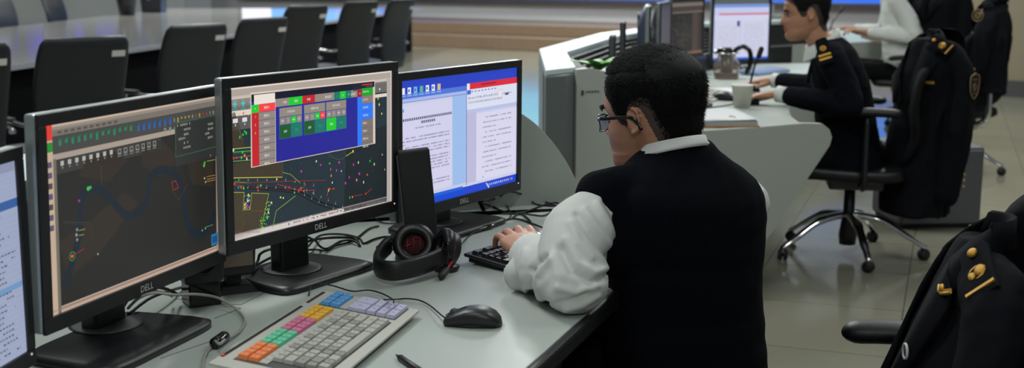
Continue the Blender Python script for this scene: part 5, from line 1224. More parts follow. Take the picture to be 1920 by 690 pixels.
def fold_disp(axis_pts, amp, freq=26, seed=0.0, bias=None):
    """cloth folds: ridged waves that run round a sleeve, stronger near its bends"""
    def f(p, n):
        q = V((p.x, p.y, p.z)); w = noise.noise_vector(q*7+V((seed, 0, 0)))*.05
        a = noise.noise((q+w)*freq*.55+V((seed, 3, 1))); c = 1-abs(noise.noise((q+w*1.5)*freq*.33+V((9, seed, 2))))*2
        k = 1.0
        if bias:
            d = min((q-V(x)).length for x in bias); k = .35+.9*math.exp(-(d/.11)**2)
        d2 = max(0, 1-abs(noise.noise((q+w)*freq*.62+V((seed, seed, 4))))*2.8)
        return n*amp*k*(a*.55+c*.5+d2*d2*.75-.35)
    return f
def torso(b, secs, l, f):
    b.loft([((c[0], c[1], c[2]), l*w, f*d, e) for c, w, d, e in secs], seg=40)
def person_head(M_, name_seed, parent, body, n_hair=7000, top=.016, length=.017, eyes=True, brow=True):
    hm = hair_mesh(M_, name_seed, n_hair, top, length); obj('hair', hm, [M_hair, M_stubble], parent, world=True)
    if eyes:
        for s in (-1, 1):
            b = MB(); b.ell((s*.031, .0725, .1165), (.0135, .008, .0065), M=M_); e = obj('eye', b, mat('eye_white', (170, 160, 150), .2), parent, world=True)
            b = MB(); b.ell((s*.031, .0785, .1155), (.0055, .003, .005), M=M_); obj('iris', b, M_gloss, e, world=True)
            b = MB(); b.tube([V((s*.017, .080, .1155)), V((s*.024, .0835, .1205)), V((s*.032, .0835, .1225)), V((s*.041, .0800, .1205)), V((s*.047, .074, .117))], .0012, 6, M=M_); obj('eyelash', b, M_hair, e, world=True)
        if brow:
            for s in (-1, 1):
                b = MB(); b.tube([V((s*.014, .0915, .1345)), V((s*.026, .0945, .139)), V((s*.04, .089, .1395)), V((s*.052, .0775, .134))], [.002, .0032, .003, .0012], 6, M=M_, flat=1.6); obj('eyebrow', b, M_hair, parent, world=True)
# ================================================================== the man in the knitted vest
def hframe(o, face, pitch=0, roll=0, s=1.0):
    f = V((face[0], face[1], 0)).normalized(); r = f.cross(V((0, 0, 1)))     # right
    M = Matrix(((r.x, f.x, 0, o[0]), (r.y, f.y, 0, o[1]), (0, 0, 1, o[2]), (0, 0, 0, 1)))
    return M @ Matrix.Rotation(math.radians(-pitch), 4, 'X') @ Matrix.Rotation(math.radians(roll), 4, 'Y') @ Matrix.Scale(s, 4)
f1 = V((-.574, .819, 0)); l1 = V((-.819, -.574, 0))
man = empty('person', (.36, 2.42, 0), math.radians(35), 'seated person with glasses, white shirt and dark navy knitted vest, typing, back turned', 'person')
H1 = hframe((.300, 2.425, .972), (-.766, .643), 7, -3, 1.06)
sh_l, el_l, wr_l = V((.182, 2.315, .965)), V((.112, 2.175, .815)), V((.038, 2.415, .806))
sh_r, el_r, wr_r = V((.475, 2.52, .960)), V((.50, 2.74, .80)), V((.26, 2.86, .812))
b = MB(); head_mesh(b, H1)
limb(b, [H1 @ V((0, -.032, .07)), H1 @ V((0, -.036, .0)), (.335, 2.395, 1.0), (.345, 2.40, .93)], [.058, .061, .066, .085])
torso(b, [((.36, 2.42, .47), .15, .11, 2.5), ((.36, 2.42, .7), .14, .10, 2.5), ((.345, 2.405, .88), .15, .10, 2.5), ((.337, 2.40, .97), .10, .08, 2.4)], l1, f1)
for s_, e_, w_ in ((sh_l, el_l, wr_l), (sh_r, el_r, wr_r)): limb(b, [s_+V((.01, 0, -.06)), e_], [.024, .030]); limb(b, [e_, e_.lerp(w_, .5), w_], [.038, .036, .026])
def handframe(w, fwd, up=(0, 0, 1), roll=0):
    f = V(fwd).normalized(); u = V(up); x = f.cross(u).normalized(); u = x.cross(f)
    M = Matrix(((x.x, f.x, u.x, w.x), (x.y, f.y, u.y, w.y), (x.z, f.z, u.z, w.z), (0, 0, 0, 1))); return M @ Matrix.Rotation(math.radians(roll), 4, 'Y')
hand_mesh(b, handframe(wr_l, (-.24, .96, .10), roll=-6), 1, (2, 34, 62), 1.6, 1.10)
hand_mesh(b, handframe(wr_r, (-.72, .62, .04)), -1, (6, 36, 62), 1.2, 1.04)
Hi = H1.inverted()
def skin_zone(p):
    q = Hi @ p
    if .045 < q.z < .072 and q.y > .088 and abs(q.x) < .024: return 1
    if q.z < .24 and q.z > .03 and q.z > hairline(math.atan2(q.x, q.y))-.004 and (q.xy.length > .03 or q.z > .2) and q.length < .3: return 2
    return 0
body = remesh(b, .0032, 3, matfn=skin_zone)
obj('body', body, [M_skin, M_lip, M_stubble], man, world=True)
person_head(H1, 3, man, None, 26000, .0105, .012)
# shirt: collar, sleeves
b = MB()
limb(b, [sh_l+V((.05, .05, -.05)), sh_l+V((-.004, .0, -.045)), sh_l.lerp(el_l, .55)+V((-.018, .012, .0)), el_l+V((-.002, .0, -.004))], [.034, .047, .069, .062], 24)
limb(b, [el_l+V((.01, -.004, -.006)), el_l.lerp(wr_l, .35)+V((-.01, -.005, .0)), el_l.lerp(wr_l, .70)+V((-.008, -.005, .002))], [.058, .060, .052], 24)
def cuff(b, w, d, r0, r1, L):
    d = V(d).normalized(); P = [w-d*L, w-d*L*.6, w-d*L*.25, w]
    b.tube(P, [r0, (r0+r1)/2, r1, r1*1.04], 24)
cuff(b, wr_l+V((-.004, -.016, -.002)), wr_l-el_l, .052, .044, .10)
bb = MB(); bb.tube([wr_l+V((-.006, -.050, -.010)), wr_l+V((-.018, -.095, -.018)), el_l.lerp(wr_l, .45)+V((-.03, 0, -.012))], [.030, .036, .034], 16, round_ends=True); b.merge(bb)
mid_l = sh_l.lerp(el_l, .4)
# creases of the cloth: polylines (cm) on the outer side of the sleeve, how far each stands out (m), its half width (cm)
FOLDS = [([(-10.2, -0.3), (-11.1, -3.8), (-10.2, -8.5)], 0.007, 0.65), ([(-8.9, -3.8), (-9.5, -6.6), (-8.6, -9.9), (-6.5, -11.9)], -0.008, 0.57), ([(-6.0, -1.2), (-7.6, -2.4), (-8.9, -3.8)], -0.008, 0.57), ([(-5.1, -1.7), (-6.6, -3.1), (-7.8, -5.1), (-7.4, -9.2), (-5.6, -11.5)], 0.006, 0.65), ([(-3.3, 0.4), (-1.1, -3.8), (2.3, -5.7), (5.1, -4.7)], -0.009, 0.73), ([(-2.3, 2.0), (0.0, -2.2), (2.8, -3.9), (5.6, -3.1)], 0.006, 0.73), ([(-3.3, -6.6), (-0.4, -7.5), (3.3, -6.1)], 0.007, 0.65), ([(-6.0, -9.9), (-1.4, -9.0), (1.4, -7.8)], -0.006, 0.57), ([(-2.5, -10.7), (1.0, -9.8), (3.6, -8.2)], 0.005, 0.57), ([(3.3, 8.8), (6.1, 3.7), (8.2, -0.8)], 0.007, 0.65), ([(4.9, 9.7), (7.6, 4.6), (9.1, 0.4)], -0.007, 0.57), ([(-0.4, 6.9), (1.4, 3.7), (4.2, 0.4), (7.0, -2.4)], -0.007, 0.65), ([(1.0, 7.6), (2.8, 4.6), (5.6, 1.2)], 0.006, 0.73), ([(-1.5, 5.1), (0.0, 1.5), (2.3, -1.2)], 0.006, 0.73), ([(4.1, 12.2), (6.6, 8.2)], -0.004, 0.49), ([(-4.6, -1.0), (-3.6, -5.1), (-4.6, -9.2)], 0.006, 0.98)]
ARM_O = V((.1278, 2.243, .8528)); ARM_N = V((.055, .975, -.218)).normalized(); ARM_X = ARM_N.cross(V((0, 0, 1))).normalized(); ARM_Y = ARM_X.cross(ARM_N)
def arm_folds(p, n):
    q = (p-ARM_O)*100; u, w_ = q.dot(ARM_X), q.dot(ARM_Y); s = 0
    if n.dot(ARM_N) < .15:
        for pts, amp, w in FOLDS:
            m = 1e9
            for (ax, ay), (bx, by) in zip(pts, pts[1:]):
                t = max(0, min(1, ((u-ax)*(bx-ax)+(w_-ay)*(by-ay))/((bx-ax)**2+(by-ay)**2))); m = min(m, math.hypot(u-ax-t*(bx-ax), w_-ay-t*(by-ay)))
            s += amp*math.exp(-(m/w)**2)*.95
    else: s += .004*(1-2*abs(noise.noise(p*12)))
    return n*(s+.0035*noise.noise(p*14))
slv = remesh(b, .0038, 8, disp=arm_folds)
for i, p in enumerate(slv.v):
    if p.z < .7515: slv.v[i] = V((p.x, p.y, .7515))
obj('shirt_sleeve', slv, M_shirt, man, world=True)
b = MB()
limb(b, [sh_r+V((0, 0, -.09)), sh_r.lerp(el_r, .5)+V((.02, -.01, -.01)), el_r], [.050, .064, .058], 24); limb(b, [el_r, el_r.lerp(wr_r, .45), el_r.lerp(wr_r, .8)], [.056, .050, .042], 24); cuff(b, wr_r-(wr_r-el_r).normalized()*.02, wr_r-el_r, .042, .040, .08)
slv = remesh(b, .006, 4, disp=fold_disp(None, .006, 30, 5.0, [el_r])); obj('shirt_sleeve', slv, M_shirt, man, world=True)
def collar(parent, c, f, r, h, m, tilt=.25, flap=.0, thick=.004, open_=.12):
    """a standing, folded shirt collar round the neck at c, open towards f"""
    f = V(f).normalized(); l = V((0, 0, 1)).cross(f); P = []
    n = 28
    for j, (dr, dz_) in enumerate([(.000, 0), (.002, h*.5), (.0, h), (.005, h*1.06), (.009, h*.6), (.012, flap), (.0125, flap-.006)]):
        row = []
        for i in range(n+1):
            a = PI+(i/n-.5)*2*(PI-open_); drop = -.018*(1+math.cos(a))*.5*(1 if j < 4 else 1.4)-tilt*.10*(1+math.cos(a))*.5
            rr = r+dr; row.append(V(c)+f*(rr*math.cos(a)*1.06)+l*(rr*math.sin(a))+V((0, 0, dz_+drop)))
        P.append(row)
    b = MB(); b.grid(P); return obj('shirt_collar', b, m, parent, world=True, solid=thick)
collar(man, (.322, 2.398, 1.036), f1, .060, .024, M_shirt, flap=.012)
# vest
secs = [((.365, 2.425, .44), .192, .145, 2.6), ((.365, 2.425, .52), .186, .138, 2.6), ((.365, 2.42, .60), .176, .128, 2.6), ((.36, 2.415, .70), .170, .120, 2.6), ((.355, 2.41, .80), .176, .121, 2.7), ((.35, 2.405, .88), .184, .122, 2.8),
        ((.345, 2.402, .925), .186, .118, 2.8), ((.342, 2.40, .955), .176, .106, 2.6), ((.340, 2.399, .982), .148, .092, 2.3), ((.337, 2.398, 1.006), .112, .080, 2.2), ((.336, 2.398, 1.022), .088, .076, 2.1), ((.335, 2.398, 1.036), .073, .070, 2.1), ((.335, 2.398, 1.046), .069, .067, 2.1)]
b = MB(); torso(b, secs, l1, f1)
for s_, k in ((sh_l, 1), (sh_r, -1)): limb(b, [V((.34, 2.40, .965)), s_+V((0, 0, -.016 if k > 0 else -.052))+l1*k*(.008 if k > 0 else -.020)], [.054, .050]); limb(b, [s_+l1*k*(.006 if k > 0 else -.012)+V((0, 0, -.020 if k > 0 else -.062)), s_-l1*k*.020+V((0, 0, -.12))], [.056, .070])
def vdisp(p, n):
    k = 1 if p.z < .82 else max(0, 1-(p.z-.82)/.08); side = noise.noise(V((p.x*6, p.y*6, p.z*22+4)))
    return n*(.006*k*side+.0015*noise.noise(p*30))
vst = remesh(b, .0065, 14, disp=vdisp); vs_o = obj('knitted_vest', vst, M_knit, man, world=True)
# trousers and shoes
def legs(parent, hip, f, l, dz_knee=.50, thigh=.42, m=M_trouser, splay=.10, shin=(.0, .08), foot=True):
    b = MB(); hip = V(hip); out = []
    for k in (-1, 1):
        h = hip+l*k*.09; kn = h+f*thigh+l*k*splay; kn.z = dz_knee; an = kn+f*shin[1]+V((0, 0, 0)); an.z = .09
        limb(b, [h, h.lerp(kn, .5), kn, kn.lerp(an, .5), an], [.095, .085, .066, .056, .050], 20); out.append(an)
    b.ell(hip, (.17, .15, .10)); r = remesh(b, .009, 4, disp=fold_disp(None, .006, 20, 1)); obj('trousers', r, m, parent, world=True)
    for an in out:
        b = MB(); M = frame((an.x, an.y, 0), f)
        b.loft([((-.09, 0, .03), (0, .03, 0), (0, 0, .028), 2.5), ((-.06, 0, .045), (0, .036, 0), (0, 0, .045), 2.5), ((.0, 0, .04), (0, .04, 0), (0, 0, .04), 2.5), ((.09, 0, .03), (0, .045, 0), (0, 0, .03), 2.5), ((.16, 0, .022), (0, .036, 0), (0, 0, .022), 2.5), ((.185, 0, .02), (0, .015, 0), (0, 0, .012), 2.3)], M=M)
        obj('shoe', b, M_gloss, parent, world=True)
legs(man, (.37, 2.43, .52), f1, l1, .54, .40, splay=.05)
# glasses
gl = obj('glasses', MB().tube([H1 @ V(p) for p in [(-.014, .098, .118), (-.006, .102, .121), (.006, .102, .121), (.014, .098, .118)]], .0013, 6), M_gloss, man, world=True)
for s in (-1, 1):
    pts = []
    for a in range(24):
        t = 2*PI*a/24; pts.append(H1 @ V((s*(.0345+.0235*math.copysign(abs(math.cos(t))**.7, math.cos(t))),   .0945-.012*((.0235*abs(math.cos(t)) if math.cos(t)*1 > 0 else 0)/.0235)**2, .108+.0165*math.copysign(abs(math.sin(t))**.7, math.sin(t)))))
    b = MB(); b.tube(pts, .0013, 6, closed=True); obj('lens_rim', b, M_gloss, gl, world=True)
    b = MB(); b.add(pts, [tuple(range(24))]); ml = mat('spectacle_glass', (150, 190, 230), .05, metal=.0, spec=1.0); ml.node_tree.nodes['Principled BSDF'].inputs['Alpha'].default_value = .45  # bluish reflection is put into the lens colour
    obj('lens', b, ml, gl, world=True, solid=.001)
    b = MB(); b.tube(catmull([H1 @ V(p) for p in [(s*.058, .085, .118), (s*.068, .076, .1195), (s*.0785, .04, .121), (s*.0815, .0, .122), (s*.0815, -.018, .114), (s*.080, -.028, .096)]], 4), .0018, 6, flat=2.2); obj('temple_arm', b, M_gloss, gl, world=True)

# his seat
def task_chair(label, loc, rz, back=True, arms=True, group=None, seat_z=.45, armz=.66, a0=.3, chrome=True, back_h=1.0, arm_chrome=True):
    t = empty('office_chair', loc, rz, label, 'chair', group)
    obj('seat', shell([(.26, seat_z-.03), (.22, seat_z+.0), (0, seat_z-.01), (-.18, seat_z-.01), (-.23, seat_z+.0)], [.21, .25, .26, .245, .2], .085), M_leather, t)
    b = MB(); b.box((0, -.02, seat_z-.075), (.2, .26, .05)); mech = obj('tilt_mechanism', b, M_greyplas, t, bevel=.01)
    b = MB(); b.tube([(.08, .02, seat_z-.075), (.24, .05, seat_z-.09)], .006, 8, round_ends=True); obj('lever', b, M_chrome, mech)
    if back:
        obj('backrest', shell([(-.21, seat_z+.04), (-.265, seat_z+.16), (-.255, seat_z+.32), (-.275, seat_z+.45), (-.31, back_h)], [.18, .225, .24, .235, .20], .05), M_mesh, t)
        b = MB(); b.tube(catmull([(0, -.10, seat_z-.08), (0, -.24, seat_z-.085), (0, -.315, seat_z-.02), (0, -.315, seat_z+.2), (0, -.30, seat_z+.35)], 6), .018, 10, flat=1.6); obj('back_support', b, M_chrome, t)
    if arms:
        for s in (-1, 1):
            b = MB(); b.tube(catmull([(s*.16, -.03, seat_z-.06), (s*.28, -.03, seat_z-.05), (s*.30, -.03, seat_z+.04), (s*.295, -.03, armz-.02)], 5), .014, 10, flat=1.5); ar = obj('armrest', b, M_chrome if chrome and arm_chrome else M_black, t)
            b = MB(); P = [(s*.295, -.15, armz), (s*.295, -.08, armz+.003), (s*.293, .05, armz+.003), (s*.285, .13, armz-.004)]
            b.tube(catmull(P, 4), .040, 16, round_ends=True, flat=.56); obj('arm_pad', b, M_leather, ar)
    star_base(t, r=.36, z=.085, m=M_chrome if chrome else M_black, hub_h=seat_z-.09, a0=a0, thick=.021, arch=.085); return t
task_chair('low swivel seat under the man in the knitted vest', (.345, 2.465, 0), math.radians(35), back=False, arms=False, seat_z=.43)

# ================================================================== the officer behind, in profile
f2 = V((-.985, .17, 0)).normalized(); l2 = V((-.17, -.985, 0)).normalized()
of = empty('person', (1.6, 5.75, 0), math.radians(80), 'seated person in profile, dark navy pullover with gold shoulder bars, hands on two mice', 'person')
H2 = hframe((1.405, 5.74, 1.062), (-.99, .10), 6, 0, 1.08)
shl, ell_, wrl = V((1.475, 5.56, .985)), V((1.545, 5.47, .775)), V((1.27, 5.74, .805))
shr, elr, wrr = V((1.56, 5.92, 1.0)), V((1.58, 6.10, .80)), V((1.385, 6.36, .815))
b = MB(); head_mesh(b, H2)
limb(b, [H2 @ V((0, -.035, .07)), H2 @ V((0, -.045, .0)), (1.515, 5.74, 1.03), (1.55, 5.74, .95)], [.055, .056, .062, .09])
torso(b, [((1.62, 5.75, .48), .15, .11, 2.5), ((1.60, 5.75, .75), .14, .11, 2.5), ((1.55, 5.745, .93), .14, .10, 2.5)], l2, f2)
for s_, e_, w_ in ((shl, ell_, wrl), (shr, elr, wrr)): limb(b, [s_, e_], [.045, .038]); limb(b, [e_, e_.lerp(w_, .5), w_], [.04, .037, .027])
hand_mesh(b, handframe(wrl, (-.97, .05, -.16), roll=4), 1, (8, 24, 36), 1.0, 1.08)
hand_mesh(b, handframe(wrr, (-.97, .1, -.14)), -1, (10, 26, 40), 1.0, 1.08)
Hi2 = H2.inverted()
def skin_zone2(p):
    q = Hi2 @ p
    if .045 < q.z < .072 and q.y > .088 and abs(q.x) < .024: return 1
    if q.z < .24 and q.z > .03 and q.z > hairline(math.atan2(q.x, q.y))-.004 and q.length < .3 and (q.xy.length > .03 or q.z > .2): return 2
    return 0
obj('body', remesh(b, .0045, 3, matfn=skin_zone2), [M_skin, M_lip, M_stubble], of, world=True)
person_head(H2, 5, of, None, 9000, .012, .010)
b = MB()
torso(b, [((1.64, 5.75, .44), .19, .15, 2.5), ((1.625, 5.75, .56), .185, .15, 2.5), ((1.60, 5.75, .72), .175, .14, 2.6), ((1.575, 5.75, .86), .18, .135, 2.7), ((1.55, 5.745, .95), .175, .12, 2.6), ((1.535, 5.742, 1.02), .135, .095, 2.4), ((1.515, 5.74, 1.055), .095, .082, 2.2), ((1.490, 5.74, 1.078), .072, .070, 2.1)], l2, f2)
for s_, e_, w_, k in ((shl, ell_, wrl, 1), (shr, elr, wrr, -1)):
    limb(b, [V((1.53, 5.74, .99)), s_+V((0, 0, .0)), s_.lerp(e_, .5)+V((.012, 0, 0)), e_], [.07, .068, .068, .062], 20); limb(b, [e_, e_.lerp(w_, .45), e_.lerp(w_, .80)], [.062, .056, .047], 20)
M_pull = mat('navy_pullover', (7, 9, 17), .95, spec=.12, bump=.5, wave=90)
obj('pullover', remesh(b, .008, 5, disp=fold_disp(None, .007, 20, 3.3, [ell_, elr, (1.6, 5.65, .6)])), M_pull, of, world=True)
for e_, w_ in ((ell_, wrl), (elr, wrr)):
    b = MB(); d = (w_-e_).normalized(); b.tube([w_-d*.06, w_-d*.03, w_-d*.005], [.040, .0395, .040], 20); obj('shirt_cuff', b, M_shirt, of, world=True)
collar(of, (1.472, 5.735, 1.062), (-.9, .08, 0), .070, .050, M_shirt, tilt=.75, open_=.25)
b = MB(); b.add([(1.47, 5.68, 1.015), (1.47, 5.80, 1.015), (1.44, 5.79, .93), (1.44, 5.69, .93)], [(0, 1, 2, 3)]); obj('shirt_front', b, M_shirt, of, world=True, solid=.01)
b = MB(); b.tube([(1.452, 5.73, 1.0), (1.425, 5.73, .94), (1.41, 5.73, .86)], [.014, .018, .022], 8, flat=.4); obj('necktie', b, M_trouser, of, world=True)
def epaulette(parent, o, x, z, s=1.0, style=0, plate=True):
    """shoulder board: local x from the neck outwards, z up"""
    M = frame(o, x, z) @ Matrix.Scale(s, 4)
    b = MB(); b.prism([(-.062, -.018), (-.05, -.026), (.06, -.029), (.06, .029), (-.05, .026), (-.062, .018)], -.004, .004, M=M); ep = obj('shoulder_board', b, M_navy, parent, world=True, bevel=.0015)
    if style == 0:
        for k in (0, 1):
            b = MB(); b.box((.038-k*.018, 0, .006), (.009, .05, .004), M=M); obj('gold_bar', b, M_gold, ep, world=True)
        b = MB(); b.tube([M @ V((-.012+.011*math.cos(a*PI/6), .011*math.sin(a*PI/6), .006)) for a in range(12)], .0028, 6, closed=True); b.box((-.012, 0, .006), (.016, .003, .004), M=M); b.box((-.012, 0, .006), (.003, .018, .004), M=M); obj('gold_emblem', b, M_gold, ep, world=True)
    else:
        b = MB(); b.box((.046, 0, .006), (.006, .052, .004), M=M); obj('gold_bar', b, M_gold, ep, world=True)
        b = MB(); b.ell((.008, .006, .007), (.011, .010, .005), M=M); b.ell((.012, -.009, .007), (.008, .007, .004), M=M); b.tube([M @ V((.008+.014*math.cos(a*PI/5), .015*math.sin(a*PI/5), .006)) for a in range(10)], .002, 6, closed=True); obj('gold_emblem', b, M_gold, ep, world=True)
        b = MB(); b.ell((-.04, 0, .008), (.009, .009, .006), M=M); obj('gold_button', b, M_gold, ep, world=True)
    return ep
epaulette(of, (1.425, 5.505, 1.022), (.10, -.60, -.78), (-.40, -.78, .50), 1.12)
epaulette(of, (1.555, 5.89, 1.062), (.0, .87, -.5), (-.2, .5, .84), 1.1)
legs(of, (1.64, 5.76, .52), f2, l2, .54, .42, splay=.08)
OC = task_chair('chrome and black office chair with the person in the navy pullover on it', (1.66, 5.80, 0), math.radians(80), seat_z=.44, armz=.74, arm_chrome=False, a0=math.radians(-170), back_h=.94)

# ================================================================== the third person, only the torso in the frame
f3 = V((-.97, .24, 0)).normalized(); l3 = V((-.24, -.97, 0)).normalized()
th = empty('person', (3.38, 10.5, 0), math.radians(76), 'person in loose white shirt, head above the picture, hands raised over a keyboard', 'person')
H3 = hframe((3.20, 10.5, 1.24), (-.97, .24), 4, 0, 1.06)
s3, e3, w3 = V((3.28, 10.32, 1.13)), V((3.42, 10.26, .84)), V((3.04, 10.42, .87))
s3r, e3r, w3r = V((3.32, 10.70, 1.13)), V((3.36, 10.9, .85)), V((3.03, 10.75, .88))
b = MB(); head_mesh(b, H3); limb(b, [H3 @ V((0, -.035, .06)), (3.28, 10.5, 1.18), (3.30, 10.5, 1.05)], [.055, .06, .09])
torso(b, [((3.4, 10.5, .5), .15, .11, 2.5), ((3.36, 10.5, .8), .14, .11, 2.5), ((3.32, 10.5, .98), .14, .10, 2.5)], l3, f3)
for s_, e_, w_ in ((s3, e3, w3), (s3r, e3r, w3r)): limb(b, [s_, e_], [.045, .038]); limb(b, [e_, w_], [.04, .027])
hand_mesh(b, handframe(w3, (-.95, .15, .15)), 1, (20, 50, 75), 1.0, 1.08); hand_mesh(b, handframe(w3r, (-.95, -.1, .1)), -1, (20, 50, 75), 1.0, 1.08)
obj('body', remesh(b, .0065, 3), [M_skin], th, world=True); person_head(H3, 9, th, None, 2500)
b = MB(); torso(b, [((3.41, 10.5, .56), .185, .15, 2.5), ((3.39, 10.5, .68), .185, .155, 2.5), ((3.36, 10.5, .85), .18, .14, 2.6), ((3.33, 10.5, 1.05), .18, .125, 2.6), ((3.30, 10.5, 1.15), .12, .09, 2.4), ((3.28, 10.5, 1.19), .08, .075, 2.2)], l3, f3)
for s_, e_, w_ in ((s3, e3, w3), (s3r, e3r, w3r)): limb(b, [s_, s_.lerp(e_, .5)+V((.02, 0, 0)), e_], [.07, .074, .07], 20); limb(b, [e_, e_.lerp(w_, .5), e_.lerp(w_, .84)], [.07, .06, .048], 20)
obj('shirt', remesh(b, .009, 5, disp=fold_disp(None, .012, 18, 7.1, [e3, e3r, (3.4, 10.4, .65)])), M_shirt, th, world=True)
legs(th, (3.42, 10.5, .52), f3, l3, .54, .42)
task_chair('office chair under the person in the loose white shirt, a dark coat over its back', (3.44, 10.5, 0), math.radians(76), seat_z=.44, armz=.66, back_h=1.05)
# ================================================================== uniform coats hung over chair backs
def shield(parent, M, s=1.0, m=M_gold):
    out = catmull([(-.030, 0, .040), (-.012, 0, .046), (0, 0, .052), (.012, 0, .046), (.030, 0, .040), (.033, 0, .01), (.026, 0, -.022), (0, 0, -.046), (-.026, 0, -.022), (-.033, 0, .01)], 3, closed=True)
    b = MB(); b.add([V((p.x*s, -.001, p.z*s)) for p in out], [tuple(range(len(out)))], M=M); pt = obj('sleeve_badge', b, mat('badge_cloth', (16, 18, 28), .9), parent, world=True, solid=.002)
    b = MB(); b.tube([M @ V((p.x*s, -.002, p.z*s)) for p in out], .0026*s, 6, closed=True); obj('badge_border', b, m, pt, world=True)
    b = MB(); b.tube([M @ V((s*.013*math.cos(a*PI/7), -.003, s*.013*math.sin(a*PI/7))) for a in range(14)], .0016*s, 6, closed=True)
    b.box((0, -.003, .0), (.004*s, .002, .034*s), M=M); b.box((0, -.003, .028*s), (.034*s, .002, .004*s), M=M); b.box((0, -.003, -.024*s), (.022*s, .002, .003*s), M=M); obj('badge_emblem', b, m, pt, world=True)
def coat(label, neck, face, length=.72, wide=.43, flare=1.0, lean=0.0, badge='sleeve', sl=.56, bend=0, hump=None, depth=.085, seed=1.0, bcol=M_gold, brow=1.0, group='dark uniform coats hung over chair backs', vox=.0065, ds=1.0, badge_z=-.215):
    """coat round a chair back; neck = collar point, face = the way its front points, bend = how far its right half folds back (degrees)"""
    f = V((face[0], face[1], 0)).normalized(); l = V((0, 0, 1)).cross(f); up = V((0, 0, 1)); N = V(neck)
    t = empty('uniform_coat', (N.x, N.y, N.z-length), math.atan2(f.y, f.x)-PI/2, label, 'coat', group)
    def P(a, b_, c):                                # a to its left, b_ forward, c up
        q = l*a+f*(b_+lean*(-c))+up*c
        if bend and a < 0:
            k = min(1, -a/.06); q = Matrix.Rotation(math.radians(bend)*k, 3, 'Z') @ V((q.x, q.y, 0))+V((0, 0, q.z))
        return N+q
    def G(g, **k): g.v = [P(p.x, p.y, p.z) for p in g.v]; return g
    def FR(c, x, n):                                # frame at local point c with local x direction x and outward normal n (its -y)
        o = P(*c); X = (P(*(V(c)+V(x)*.01))-o).normalized(); Nn = (P(*(V(c)+V(n)*.01))-o).normalized(); Y = -(Nn-X*Nn.dot(X)).normalized(); Z = X.cross(Y)
        return Matrix(((X.x, Y.x, Z.x, o.x), (X.y, Y.y, Z.y, o.y), (X.z, Y.z, Z.z, o.z), (0, 0, 0, 1)))
    b = MB(); w = wide/2
    secs = [(.0, .0, .055, .045), (0, -.018, .085, .058), (0, -.045, w*.72, .070), (0, -.085, w*.93, .078), (.0, -.16, w*.96, depth+.01), (.0, -.34, w*.93, depth+.02), (.01, -.55, w*.95*flare, depth+.035), (.015, -length, w*1.0*flare, depth+.045)]
    b.loft([((0, y, z), (a, 0, 0), (0, d*ds, 0), 2.8) for y, z, a, d in secs], seg=48)
    for k in (-1, 1):
        limb(b, [(k*.08, 0, -.050), (k*(w-.015), 0, -.078), (k*(w+.045), .0, -.20), (k*(w+.055), .03, -.42), (k*(w+.030), .05, -.06-sl)], [.045, .055, .062, .060, .056], 20)
    if hump: b.ell(hump[0], hump[1])
    def dsp(p, n):
        k = min(1, max(.2, (-.08-p.z)/.2)); r = 1-abs(noise.noise(V((p.x*13+seed, p.y*13+p.z*2.2, p.z*2.6))))*2.6
        return n*(.014*k*max(-.3, r)+.002*noise.noise(p*30)-.004)
    r = remesh(b, vox, 4, disp=dsp); G(r); body_o = obj('coat_body', r, M_navy, t, world=True)
    if not brow: return t, P, FR
    for k in (-1, 1):                               # notched lapels and open collar
        g = MB(); rows = []
        for (a0, y0, z0), (a1, y1, z1) in [((.030, .060, -.030), (.092, .070, -.070)), ((.028, .074, -.055), (.118, .084, -.098)), ((.024, .092, -.10), (.112, .098, -.135)), ((.016, depth+.024, -.18), (.082, depth+.024, -.205)), ((.006, depth+.036, -.30), (.02, depth+.036, -.31))]:
            p, q = V((k*a0, y0*ds+.006, z0)), V((k*a1, y1*ds+.006, z1)); rows.append([p, p.lerp(q, .5)+V((0, .010, 0)), q+V((0, .004, 0))])
        g.grid(rows); obj('lapel', G(g), M_navy, t, world=True, solid=.007)
        g = MB(); rows = []
        for (a0, y0, z0), (a1, y1, z1) in [((.050, -.045, .030), (.070, -.060, -.015)), ((.056, -.005, .024), (.092, -.0, -.022)), ((.052, .036, .004), (.104, .042, -.045)), ((.036, .066, -.026), (.100, .074, -.066)), ((.030, .070, -.034), (.088, .082, -.086))]:
            p, q = V((k*a0, y0*ds+.004, z0)), V((k*a1, y1*ds+.004, z1)); rows.append([p, p.lerp(q, .5)+V((0, .004, .008)), q])
        g.grid(rows); obj('collar_leaf', G(g), M_navy, t, world=True, solid=.006)
    g = MB(); n = 12; rows = []
    for (dr, dzz) in [(.0, .0), (.004, .034), (.010, .036), (.024, -.010)]:
        rows.append([V(((.050+dr)*math.sin(a), -(.050+dr)*math.cos(a)*.95, dzz)) for a in [(-.5+i/n)*PI for i in range(n+1)]])
    g.grid(rows); obj('collar', G(g), M_navy, t, world=True, solid=.005)
    for k in (-1, 1):
        Mb = FR((k*(w*.70), .050*ds+.004, -.030), (k*.90, .05, -.42), (0, .80, .60)); x = V(Mb.col[0][:3]); zz = -V(Mb.col[1][:3])
        epaulette(t, Mb.to_translation(), x, zz, 1.05, 1)
